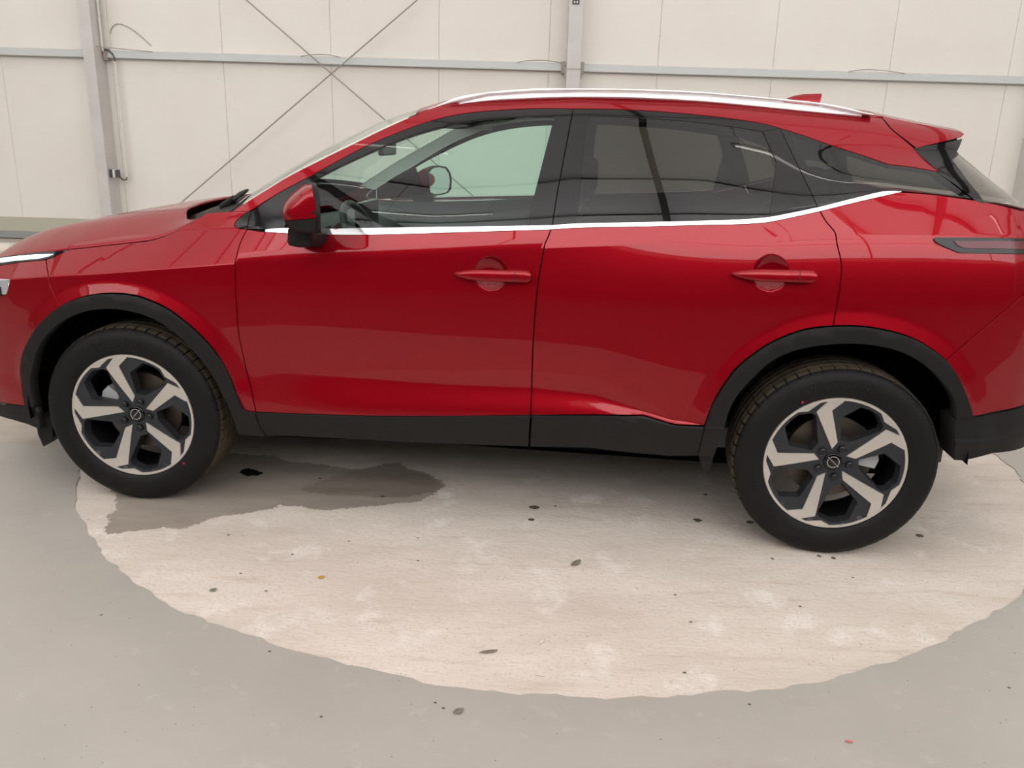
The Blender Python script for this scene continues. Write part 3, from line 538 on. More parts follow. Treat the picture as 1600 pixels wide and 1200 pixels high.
  'side_frame': [(2.081,1.1591),(2.105,1.1742),(2.1293,1.1896),(2.1535,1.2048),(2.1771,1.2194),(2.1997,1.2329),(2.2177,1.2431),(2.2349,1.2524),(2.2518,1.2613),(2.2688,1.2704),(2.2864,1.2801),(2.3066,1.2916),(2.3273,1.3037),(2.3483,1.3161),(2.3694,1.3285),(2.3906,1.3407),(2.4123,1.3531),(2.4341,1.3656),(2.4561,1.378),(2.4782,1.39),(2.5004,1.4015),(2.5224,1.4122),(2.5445,1.4225),(2.5666,1.4324),(2.5889,1.442),(2.6112,1.4514),(2.6334,1.4605),(2.6556,1.4695),(2.678,1.4781),(2.7004,1.4862),(2.7231,1.4936),(2.7454,1.5002),(2.7674,1.5062),(2.7898,1.5116),(2.8131,1.5166),(2.8377,1.5212),(2.8707,1.5262),(2.9064,1.5304),(2.943,1.5341),(2.9788,1.5372),(3.012,1.5399),(3.0368,1.5417),(3.0603,1.5431),(3.083,1.5442),(3.1053,1.5451),(3.1278,1.5458),(3.1492,1.5464),(3.1704,1.5466),(3.1915,1.5468),(3.2125,1.5469),(3.2336,1.5471),(3.2582,1.5475),(3.2829,1.548),(3.3076,1.5485),(3.3321,1.5488),(3.3563,1.549),(3.3792,1.5489),(3.4018,1.5487),(3.4243,1.5484),(3.4467,1.5479),(3.4692,1.5473),(3.4916,1.5465),(3.5141,1.5457),(3.5365,1.5446),(3.5589,1.5435),(3.5812,1.5423),(3.6034,1.5411),(3.6256,1.5398),(3.6477,1.5384),(3.6699,1.5369),(3.692,1.5352),(3.7141,1.5335),(3.7363,1.5317),(3.7584,1.5297),(3.7805,1.5275),(3.8025,1.5251),(3.8254,1.5224),(3.849,1.5194),(3.8723,1.5162),(3.8938,1.513),(3.9124,1.5096),(3.922,1.5076),(3.9305,1.5054),(3.9383,1.5033),(3.946,1.5011),(3.954,1.499),(3.9673,1.4954),(3.9804,1.4919),(3.9936,1.4884),(4.0073,1.4847),(4.0218,1.4805),(4.0417,1.4744),(4.0629,1.4676),(4.0849,1.4604),(4.1071,1.4532),(4.1289,1.4464),(4.1505,1.4401),(4.1725,1.4339),(4.1942,1.4279),(4.2155,1.4219),(4.2357,1.416),(4.252,1.411),(4.2676,1.4061),(4.2827,1.4012),(4.2978,1.3964),(4.313,1.3915),(4.3319,1.3898),(4.3509,1.3882),(4.3698,1.3865),(4.3887,1.3848),(4.4075,1.3828),(4.4262,1.3804),(4.4448,1.3779),(4.4634,1.3752),(4.4819,1.3725),(4.5005,1.3698),(4.4934,1.3772),(4.4862,1.3845),(4.4791,1.3919),(4.4718,1.3992),(4.4644,1.4064),(4.4568,1.4137),(4.4492,1.4208),(4.4413,1.428),(4.4331,1.4352),(4.4243,1.4427),(4.4117,1.4529),(4.3975,1.4638),(4.383,1.4747),(4.3696,1.485),(4.3587,1.4938),(4.3538,1.4979),(4.3496,1.5014),(4.3457,1.5048),(4.3422,1.5083),(4.3386,1.5125),(4.3346,1.518),(4.3309,1.5241),(4.3273,1.5306),(4.3238,1.5372),(4.3202,1.5435),(4.2844,1.5463),(4.2488,1.5491),(4.2132,1.5519),(4.1769,1.5547),(4.1395,1.5574),(4.0964,1.5603),(4.0519,1.5631),(4.0067,1.5658),(3.9613,1.5685),(3.9163,1.5712),(3.8716,1.5741),(3.827,1.5771),(3.7823,1.5799),(3.7376,1.5825),(3.6928,1.5844),(3.6479,1.5856),(3.6029,1.5862),(3.5579,1.5865),(3.5128,1.5867),(3.4676,1.5869),(3.422,1.5875),(3.3762,1.5881),(3.3304,1.5886),(3.2845,1.5887),(3.2385,1.5883),(3.1906,1.5873),(3.1414,1.5858),(3.0927,1.5839),(3.0466,1.5817),(3.005,1.5791),(2.9791,1.5772),(2.9555,1.5751),(2.9332,1.5728),(2.9111,1.5702),(2.8881,1.5673),(2.8625,1.5641),(2.8364,1.5607),(2.8102,1.557),(2.7846,1.5525),(2.7601,1.5471),(2.7392,1.5414),(2.7193,1.535),(2.6998,1.5279),(2.6803,1.5204),(2.6605,1.5124),(2.6386,1.5031),(2.6164,1.4931),(2.5942,1.4827),(2.572,1.4718),(2.55,1.461),(2.528,1.4498),(2.5063,1.4384),(2.4845,1.4267),(2.4626,1.415),(2.4404,1.4031),(2.4163,1.3906),(2.3918,1.3779),(2.3671,1.3651),(2.3426,1.3523),(2.3186,1.3396),(2.2956,1.3274),(2.2724,1.315),(2.2497,1.3028),(2.2281,1.2909),(2.2084,1.2797),(2.1953,1.2718),(2.1834,1.2643),(2.172,1.257),(2.1607,1.2496),(2.1487,1.242),(2.1347,1.2334),(2.1203,1.2246),(2.1058,1.2157),(2.0912,1.2068),(2.0769,1.198),(2.0633,1.1895),(2.0499,1.181),(2.0365,1.1725),(2.0232,1.1641),(2.0098,1.1556)],
  'front_triangle': [(2.0784,1.159),(2.074,1.1562),(2.0696,1.1534),(2.0651,1.1507),(2.0607,1.1477),(2.0563,1.1446),(2.0512,1.1406),(2.0458,1.1363),(2.0406,1.1319),(2.0359,1.1274),(2.032,1.1232),(2.0296,1.1203),(2.0273,1.1174),(2.0255,1.1146),(2.0243,1.1119),(2.0242,1.1094),(2.0253,1.1069),(2.0275,1.1046),(2.0304,1.1025),(2.0338,1.1006),(2.0375,1.099),(2.0444,1.0975),(2.0527,1.0969),(2.0619,1.0969),(2.0713,1.0971),(2.0803,1.0969),(2.0762,1.0978),(2.0838,1.157)],
  'mirror_sail': [(2.0838,1.157),(2.1997,1.2329),(2.2864,1.2801),(2.3159,1.2767),(2.3524,1.1119),(2.1895,1.1058),(2.1523,1.0996),(2.0777,1.0968)],
  'window_frame_front': [(2.2864,1.2801),(2.3072,1.2922),(2.3279,1.3044),(2.3487,1.3165),(2.3695,1.3286),(2.3906,1.3407),(2.4123,1.3531),(2.4341,1.3656),(2.4561,1.378),(2.4782,1.39),(2.5004,1.4015),(2.5224,1.4122),(2.5445,1.4225),(2.5666,1.4324),(2.5889,1.442),(2.6112,1.4514),(2.6334,1.4605),(2.6556,1.4695),(2.678,1.4781),(2.7004,1.4862),(2.7231,1.4936),(2.7454,1.5002),(2.7674,1.5062),(2.7898,1.5116),(2.8131,1.5166),(2.8377,1.5212),(2.8707,1.5262),(2.9064,1.5304),(2.943,1.5341),(2.9788,1.5372),(3.012,1.5399),(3.0368,1.5417),(3.0603,1.5431),(3.083,1.5442),(3.1054,1.5451),(3.1278,1.5458),(3.149,1.5463),(3.17,1.5466),(3.1908,1.5468),(3.2116,1.5469),(3.2324,1.547),(3.229,1.5214),(3.1673,1.5199),(3.1464,1.5193),(3.1257,1.5188),(3.1048,1.5182),(3.0836,1.5175),(3.0615,1.5163),(3.035,1.5146),(3.0074,1.5126),(2.9792,1.5103),(2.9509,1.5074),(2.923,1.5041),(2.8949,1.5001),(2.8667,1.4957),(2.8386,1.4907),(2.811,1.4853),(2.7843,1.4794),(2.7609,1.4736),(2.738,1.4675),(2.7157,1.4609),(2.6935,1.4538),(2.6713,1.4463),(2.649,1.4382),(2.627,1.4296),(2.605,1.4205),(2.5828,1.4109),(2.56,1.401),(2.5334,1.3889),(2.5055,1.3758),(2.4777,1.3624),(2.4511,1.3494),(2.427,1.3374),(2.411,1.3293),(2.3959,1.3215),(2.3817,1.314),(2.3684,1.3068),(2.3559,1.2999),(2.3471,1.295),(2.339,1.2903),(2.3313,1.2858),(2.3237,1.2812),(2.3159,1.2767)],
  'pillar_trim_front': [(3.1673,1.5199),(3.229,1.5214),(3.2116,1.366),(3.1996,1.2661),(3.1901,1.1574),(3.1027,1.1528)],
  'front_glass': [(2.3159,1.2767),(2.3237,1.2812),(2.3313,1.2858),(2.339,1.2903),(2.3471,1.295),(2.3559,1.2999),(2.3684,1.3068),(2.3817,1.314),(2.3959,1.3215),(2.411,1.3293),(2.427,1.3374),(2.4511,1.3494),(2.4777,1.3624),(2.5055,1.3758),(2.5334,1.3889),(2.56,1.401),(2.5828,1.4109),(2.605,1.4205),(2.627,1.4296),(2.649,1.4382),(2.6713,1.4463),(2.6935,1.4538),(2.7157,1.4609),(2.738,1.4675),(2.7609,1.4736),(2.7843,1.4794),(2.811,1.4853),(2.8386,1.4907),(2.8667,1.4957),(2.8949,1.5001),(2.923,1.5041),(2.9509,1.5074),(2.9792,1.5103),(3.0074,1.5126),(3.035,1.5146),(3.0615,1.5163),(3.0836,1.5175),(3.1048,1.5182),(3.1257,1.5188),(3.1464,1.5193),(3.1673,1.5199),(3.1027,1.1528),(2.8257,1.1379),(2.595,1.1252),(2.3524,1.1119)],
  'window_frame_rear': [(3.2336,1.5471),(3.2582,1.5475),(3.2829,1.548),(3.3076,1.5485),(3.3321,1.5488),(3.3563,1.549),(3.3792,1.5489),(3.4018,1.5487),(3.4243,1.5484),(3.4467,1.5479),(3.4692,1.5473),(3.4916,1.5465),(3.5141,1.5457),(3.5365,1.5446),(3.5589,1.5435),(3.5812,1.5423),(3.6034,1.5411),(3.6256,1.5398),(3.6477,1.5384),(3.6699,1.5369),(3.692,1.5352),(3.7141,1.5335),(3.7363,1.5317),(3.7584,1.5297),(3.7805,1.5275),(3.8025,1.5251),(3.8254,1.5224),(3.849,1.5194),(3.8723,1.5162),(3.8938,1.513),(3.9124,1.5096),(3.922,1.5076),(3.9305,1.5054),(3.9383,1.5033),(3.946,1.5011),(3.954,1.499),(3.8947,1.4877),(3.873,1.4904),(3.8515,1.4931),(3.8298,1.4957),(3.8078,1.4984),(3.7851,1.5009),(3.759,1.5036),(3.7324,1.5063),(3.7051,1.5089),(3.6772,1.5113),(3.6484,1.5135),(3.6143,1.5157),(3.5789,1.5176),(3.5427,1.5193),(3.5064,1.5207),(3.4704,1.522),(3.4352,1.523),(3.4,1.5237),(3.3649,1.5242),(3.3297,1.5247),(3.2946,1.5253),(3.2312,1.5215)],
  'pillar_trim_rear': [(3.2312,1.5215),(3.2946,1.5253),(3.2837,1.4604),(3.2801,1.332),(3.2721,1.1661),(3.1922,1.1579),(3.2018,1.2662),(3.2138,1.366)],
  'pillar_trim_back': [(3.8947,1.4877),(3.954,1.499),(4.0739,1.2481),(3.9967,1.2291),(3.9183,1.2108),(3.9393,1.3899)],
  'rear_glass': [(3.2946,1.5253),(3.3297,1.5247),(3.3649,1.5242),(3.4,1.5237),(3.4352,1.523),(3.4704,1.522),(3.5064,1.5207),(3.5427,1.5193),(3.5789,1.5176),(3.6143,1.5157),(3.6484,1.5135),(3.6772,1.5113),(3.7051,1.5089),(3.7324,1.5063),(3.759,1.5036),(3.7851,1.5009),(3.8078,1.4984),(3.8298,1.4957),(3.8515,1.4931),(3.873,1.4904),(3.8947,1.4877),(3.9393,1.3899),(3.9183,1.2108),(3.8965,1.2082),(3.8747,1.2056),(3.8529,1.203),(3.8311,1.2006),(3.8094,1.1984),(3.7888,1.1967),(3.7688,1.1953),(3.7486,1.1941),(3.7272,1.1928),(3.7037,1.1913),(3.6657,1.1889),(3.6235,1.1863),(3.5789,1.1836),(3.5337,1.1809),(3.4896,1.1782),(3.4462,1.1758),(3.4027,1.1733),(3.3592,1.1709),(3.3156,1.1685),(3.2721,1.1661),(3.2738,1.1996),(3.2755,1.2335),(3.2772,1.2672),(3.2787,1.3002),(3.2801,1.332),(3.2808,1.3595),(3.2811,1.3867),(3.2814,1.413),(3.2822,1.4378),(3.2837,1.4604),(3.2854,1.4748),(3.2876,1.488),(3.2899,1.5004),(3.2923,1.5127)],
  'quarter_glass': [(3.954,1.499),(3.9673,1.4954),(3.9804,1.4919),(3.9936,1.4884),(4.0073,1.4847),(4.0218,1.4805),(4.0417,1.4744),(4.0629,1.4676),(4.0849,1.4604),(4.1071,1.4532),(4.1289,1.4464),(4.1505,1.4401),(4.1725,1.4339),(4.1942,1.4279),(4.2155,1.4219),(4.2357,1.416),(4.252,1.411),(4.2676,1.4061),(4.2827,1.4012),(4.2978,1.3964),(4.313,1.3915),(4.3319,1.3898),(4.3509,1.3882),(4.3698,1.3865),(4.3887,1.3848),(4.4075,1.3828),(4.4262,1.3804),(4.4448,1.3779),(4.4634,1.3752),(4.4819,1.3725),(4.5005,1.3698),(4.5502,1.3265),(4.5997,1.288),(4.4664,1.3017),(4.3447,1.3071),(4.338,1.3078),(4.3312,1.308),(4.3245,1.3082),(4.3178,1.3082),(4.3113,1.3081),(4.3056,1.3078),(4.3002,1.3075),(4.2948,1.307),(4.2889,1.3062),(4.282,1.3051),(4.2658,1.3016),(4.2462,1.2966),(4.2248,1.2906),(4.2028,1.2844),(4.1816,1.2785),(4.1604,1.2727),(4.1391,1.2666),(4.1177,1.2605),(4.0963,1.2544),(4.075,1.2483)],
  'belt_front': [(2.1523,1.0996),(2.1593,1.1009),(2.1658,1.1022),(2.1726,1.1035),(2.1803,1.1047),(2.1895,1.1058),(2.2151,1.1076),(2.2473,1.1088),(2.2836,1.1098),(2.3218,1.1108),(2.3595,1.1122),(2.4042,1.1144),(2.4511,1.117),(2.4992,1.1197),(2.5475,1.1225),(2.595,1.1252),(2.6414,1.1277),(2.6876,1.1303),(2.7337,1.1329),(2.7798,1.1354),(2.8257,1.1379),(2.8719,1.1404),(2.9188,1.1428),(2.9652,1.1453),(3.0098,1.1476),(3.0515,1.1499),(3.0816,1.1516),(3.1098,1.1532),(3.1369,1.1547),(3.1637,1.1563),(3.1911,1.1578),(3.1877,1.1441),(3.1381,1.1406),(3.0884,1.1372),(3.0388,1.1337),(2.9895,1.1302),(2.9407,1.1268),(2.8944,1.1236),(2.8485,1.1203),(2.8029,1.117),(2.7577,1.1138),(2.7129,1.1108),(2.6698,1.1079),(2.6266,1.105),(2.584,1.1022),(2.5427,1.0997),(2.5036,1.0976),(2.4735,1.0962),(2.4449,1.0951),(2.4172,1.0941),(2.3896,1.0934),(2.3616,1.0927),(2.3316,1.0922),(2.3005,1.092),(2.2699,1.0918),(2.2412,1.0918),(2.2159,1.0917),(2.2017,1.0917),(2.189,1.0918),(2.177,1.0918),(2.1653,1.0919),(2.1532,1.0919)],
  'belt_rear': [(3.1911,1.1578),(3.2067,1.1595),(3.2216,1.1612),(3.2369,1.1628),(3.2534,1.1645),(3.2721,1.1661),(3.3089,1.1686),(3.3516,1.171),(3.3976,1.1734),(3.4445,1.1758),(3.4896,1.1782),(3.5337,1.1809),(3.5789,1.1836),(3.6235,1.1863),(3.6657,1.1889),(3.7037,1.1913),(3.7272,1.1928),(3.7487,1.194),(3.769,1.1953),(3.7889,1.1967),(3.8094,1.1984),(3.8306,1.2004),(3.852,1.2025),(3.8732,1.2049),(3.894,1.2075),(3.9141,1.2106),(3.9313,1.2138),(3.948,1.2174),(3.9643,1.2213),(3.9805,1.2252),(3.9967,1.2291),(4.0125,1.2329),(4.0282,1.2367),(4.0438,1.2406),(4.0594,1.2445),(4.075,1.2483),(4.0816,1.2364),(4.0647,1.232),(4.0478,1.2277),(4.031,1.2233),(4.0141,1.219),(3.9973,1.2149),(3.9803,1.2106),(3.9629,1.2063),(3.9458,1.2021),(3.9295,1.1983),(3.9148,1.1953),(3.9057,1.1937),(3.8975,1.1925),(3.8897,1.1915),(3.8818,1.1905),(3.8731,1.1896),(3.8616,1.1884),(3.8497,1.1872),(3.8372,1.1861),(3.824,1.1851),(3.8102,1.1841),(3.7914,1.1828),(3.7716,1.1817),(3.7507,1.1805),(3.7284,1.1793),(3.7044,1.178),(3.6664,1.1756),(3.6243,1.173),(3.5797,1.1702),(3.5345,1.1674),(3.4904,1.1648),(3.4454,1.1623),(3.3988,1.1599),(3.3529,1.1575),(3.3101,1.1551),(3.2731,1.1525),(3.2535,1.1509),(3.2361,1.1492),(3.2199,1.1475),(3.2041,1.1458),(3.1877,1.1441)],
  'belt_quarter': [(4.075,1.2483),(4.0963,1.2544),(4.1177,1.2605),(4.1391,1.2666),(4.1604,1.2727),(4.1816,1.2785),(4.2028,1.2844),(4.2248,1.2906),(4.2462,1.2966),(4.2658,1.3016),(4.282,1.3051),(4.2889,1.3062),(4.2948,1.307),(4.3002,1.3075),(4.3056,1.3078),(4.3113,1.3081),(4.3178,1.3082),(4.3245,1.3082),(4.3312,1.308),(4.338,1.3078),(4.3447,1.3077),(4.3446,1.3061),(4.3395,1.3048),(4.3347,1.3035),(4.3297,1.3023),(4.3242,1.3008),(4.3175,1.2992),(4.2997,1.2947),(4.2774,1.2891),(4.2526,1.2829),(4.227,1.2765),(4.2026,1.2701),(4.1786,1.2636),(4.1544,1.2569),(4.1301,1.25),(4.1058,1.2432),(4.0816,1.2364)],
  'quarter': [(4.0816,1.2364),(4.0855,1.2301),(4.0893,1.2238),(4.0932,1.2175),(4.0971,1.2114),(4.1013,1.2056),(4.1055,1.2005),(4.11,1.1956),(4.1145,1.1909),(4.1188,1.1864),(4.1227,1.1821),(4.1251,1.1793),(4.1275,1.1768),(4.1296,1.1744),(4.1316,1.1717),(4.1334,1.1684),(4.1354,1.1624),(4.1369,1.1554),(4.1381,1.1478),(4.1394,1.1399),(4.1411,1.1323),(4.1434,1.1243),(4.1461,1.1161),(4.149,1.1079),(4.1517,1.0998),(4.154,1.0919),(4.1558,1.0853),(4.1573,1.079),(4.1588,1.0728),(4.16,1.0662),(4.161,1.0591),(4.162,1.0488),(4.1626,1.0377),(4.1629,1.0261),(4.163,1.0142),(4.163,1.0024),(4.1629,0.9898),(4.1626,0.9771),(4.1621,0.9641),(4.1615,0.951),(4.1608,0.9378),(4.16,0.9234),(4.159,0.9088),(4.1579,0.8941),(4.1568,0.8793),(4.1558,0.8646),(4.1652,0.8654),(4.1746,0.8662),(4.184,0.8669),(4.1935,0.8676),(4.2031,0.8681),(4.2133,0.8684),(4.2236,0.8687),(4.234,0.8687),(4.2445,0.8686),(4.2549,0.8681),(4.2655,0.8674),(4.276,0.8665),(4.2865,0.8653),(4.2971,0.8639),(4.3077,0.8624),(4.3184,0.8608),(4.3291,0.859),(4.3398,0.857),(4.3506,0.8548),(4.3613,0.8524),(4.3723,0.8496),(4.3833,0.8467),(4.3942,0.8435),(4.4052,0.84),(4.4162,0.836),(4.4276,0.8314),(4.4389,0.8263),(4.4502,0.8208),(4.4617,0.8149),(4.4733,0.8084),(4.4871,0.8001),(4.5011,0.7909),(4.5153,0.7811),(4.5296,0.7712),(4.5437,0.7616),(4.5561,0.7735),(4.5684,0.7852),(4.5807,0.7971),(4.5933,0.8091),(4.606,0.8216),(4.6203,0.8361),(4.6347,0.8511),(4.6494,0.8665),(4.6647,0.882),(4.6808,0.8975),(4.7004,0.9153),(4.7213,0.9332),(4.7428,0.9513),(4.7646,0.9694),(4.7859,0.9874),(5.1282,0.93),(5.1282,1.25),(4.7784,1.2573),(4.6114,1.2852),(4.4663,1.2997),(4.3446,1.3051),(4.3395,1.3048),(4.3347,1.3035),(4.3297,1.3023),(4.3242,1.3008),(4.3175,1.2992),(4.2997,1.2947),(4.2774,1.2891),(4.2526,1.2829),(4.227,1.2765),(4.2026,1.2701),(4.1786,1.2636),(4.1544,1.2569),(4.1301,1.25),(4.1058,1.2432)],
  'rear_bumper': [(4.7859,0.9874),(4.7646,0.9694),(4.7428,0.9513),(4.7213,0.9332),(4.7004,0.9153),(4.6808,0.8975),(4.6647,0.882),(4.6494,0.8665),(4.6347,0.8511),(4.6203,0.8361),(4.606,0.8216),(4.5933,0.8091),(4.5807,0.7971),(4.5684,0.7852),(4.5561,0.7735),(4.5437,0.7616),(4.5515,0.7527),(4.5593,0.7438),(4.5671,0.7349),(4.5747,0.7259),(4.582,0.7167),(4.5888,0.7073),(4.5954,0.6977),(4.6018,0.688),(4.608,0.6783),(4.614,0.669),(4.6191,0.661),(4.6242,0.6531),(4.629,0.6453),(4.6337,0.6376),(4.6382,0.6298),(4.6424,0.6223),(4.6465,0.6147),(4.6505,0.6071),(4.6543,0.5997),(4.6579,0.5924),(4.6609,0.5861),(4.6636,0.58),(4.6663,0.5739),(4.6689,0.5678),(4.6716,0.5617),(4.9031,0.5875),(4.95,0.475),(5.7482,0.49),(5.7482,0.8),(5.1782,0.8),(5.1282,0.93)],
  'rear_bumper_lower': [(4.6112,0.5542),(4.6716,0.5617),(4.9031,0.5875),(4.95,0.475),(5.7482,0.49),(5.7482,0.425),(5.1,0.417),(5.0006,0.4122),(4.7966,0.416),(4.6877,0.3906),(4.6486,0.392)],
  'rear_arch': [(4.1558,0.8646),(4.1447,0.8631),(4.1335,0.8616),(4.1224,0.8601),(4.1114,0.8584),(4.1006,0.8564),(4.0902,0.8541),(4.08,0.8516),(4.0699,0.8489),(4.0599,0.8458),(4.0499,0.8424),(4.0398,0.8385),(4.0297,0.8341),(4.0197,0.8295),(4.0097,0.8246),(3.9999,0.8195),(3.9899,0.8142),(3.98,0.8087),(3.9702,0.8029),(3.9603,0.7966),(3.9502,0.7896),(3.9374,0.7799),(3.9241,0.7689),(3.9108,0.7574),(3.8981,0.7457),(3.8866,0.7346),(3.878,0.7259),(3.8698,0.7173),(3.8623,0.7087),(3.8553,0.7003),(3.8489,0.6918),(3.8442,0.6849),(3.84,0.6781),(3.8362,0.6714),(3.8325,0.6644),(3.8285,0.6569),(3.8234,0.6474),(3.8181,0.6373),(3.8128,0.6269),(3.8076,0.6163),(3.8029,0.6059),(3.7986,0.5956),(3.7944,0.5853),(3.7905,0.5749),(3.787,0.5646),(3.7837,0.5543),(3.781,0.5447),(3.7787,0.5349),(3.7766,0.5253),(3.7746,0.5161),(3.7728,0.5073),(3.7715,0.501),(3.7702,0.4949),(3.7691,0.4891),(3.7679,0.4834),(3.7668,0.4775),(3.7658,0.466),(3.7649,0.4545),(3.764,0.443),(3.763,0.4314),(3.7619,0.4195),(3.7607,0.4067),(3.7594,0.3936),(3.758,0.3804),(3.7567,0.3672),(3.7553,0.354),(3.8121,0.3573),(3.8148,0.3732),(3.8175,0.3894),(3.8202,0.4055),(3.8228,0.421),(3.8254,0.4356),(3.8274,0.4466),(3.8293,0.4568),(3.8312,0.4668),(3.8332,0.4768),(3.8351,0.4873),(3.8371,0.4993),(3.839,0.5118),(3.841,0.5244),(3.8433,0.5369),(3.8463,0.549),(3.8498,0.5606),(3.8537,0.5719),(3.8581,0.5831),(3.8631,0.5944),(3.8688,0.6057),(3.8764,0.6191),(3.8851,0.6328),(3.8945,0.6464),(3.9041,0.6597),(3.9136,0.6724),(3.9219,0.6834),(3.9301,0.6942),(3.9385,0.7045),(3.9474,0.7144),(3.9571,0.7239),(3.9685,0.7335),(3.9807,0.7427),(3.9936,0.7514),(4.0068,0.7594),(4.0203,0.7665),(4.0336,0.7727),(4.0471,0.7781),(4.061,0.7827),(4.0757,0.787),(4.0913,0.791),(4.1135,0.7959),(4.1379,0.8003),(4.1631,0.804),(4.1878,0.807),(4.2106,0.8089),(4.2271,0.8097),(4.2427,0.8099),(4.2578,0.8096),(4.2728,0.8087),(4.2881,0.8074),(4.3045,0.8055),(4.3212,0.8031),(4.3379,0.8002),(4.3542,0.7966),(4.37,0.7924),(4.3842,0.7878),(4.3981,0.7827),(4.4116,0.7769),(4.4249,0.7707),(4.4378,0.764),(4.4505,0.7568),(4.463,0.749),(4.4751,0.7408),(4.4869,0.7322),(4.4985,0.7233),(4.5097,0.7141),(4.5207,0.7043),(4.5313,0.6944),(4.5415,0.6844),(4.551,0.6746),(4.5589,0.6663),(4.5665,0.658),(4.5736,0.6498),(4.58,0.6417),(4.5857,0.6337),(4.5895,0.6277),(4.5928,0.622),(4.5957,0.6162),(4.5983,0.6102),(4.6008,0.6036),(4.6036,0.5946),(4.606,0.5848),(4.6081,0.5746),(4.6101,0.5643),(4.6123,0.5542),(4.6716,0.5617),(4.6689,0.5678),(4.6663,0.5739),(4.6636,0.58),(4.6609,0.5861),(4.6579,0.5924),(4.6543,0.5997),(4.6505,0.6071),(4.6465,0.6147),(4.6424,0.6223),(4.6382,0.6298),(4.6337,0.6376),(4.629,0.6453),(4.6242,0.6531),(4.6191,0.661),(4.614,0.669),(4.608,0.6783),(4.6018,0.688),(4.5954,0.6977),(4.5888,0.7073),(4.582,0.7167),(4.5747,0.7259),(4.5671,0.7349),(4.5593,0.7438),(4.5515,0.7527),(4.5437,0.7616),(4.5296,0.7712),(4.5153,0.7811),(4.5011,0.7909),(4.4871,0.8001),(4.4733,0.8084),(4.4617,0.8149),(4.4502,0.8208),(4.4389,0.8263),(4.4276,0.8314),(4.4162,0.836),(4.4052,0.84),(4.3942,0.8435),(4.3833,0.8467),(4.3723,0.8496),(4.3613,0.8524),(4.3506,0.8548),(4.3398,0.857),(4.3291,0.859),(4.3184,0.8608),(4.3077,0.8624),(4.2971,0.8639),(4.2865,0.8653),(4.276,0.8665),(4.2655,0.8674),(4.2549,0.8681),(4.2445,0.8686),(4.234,0.8687),(4.2236,0.8687),(4.2133,0.8684),(4.2031,0.8681),(4.1935,0.8676),(4.184,0.8669),(4.1746,0.8662),(4.1652,0.8654)],
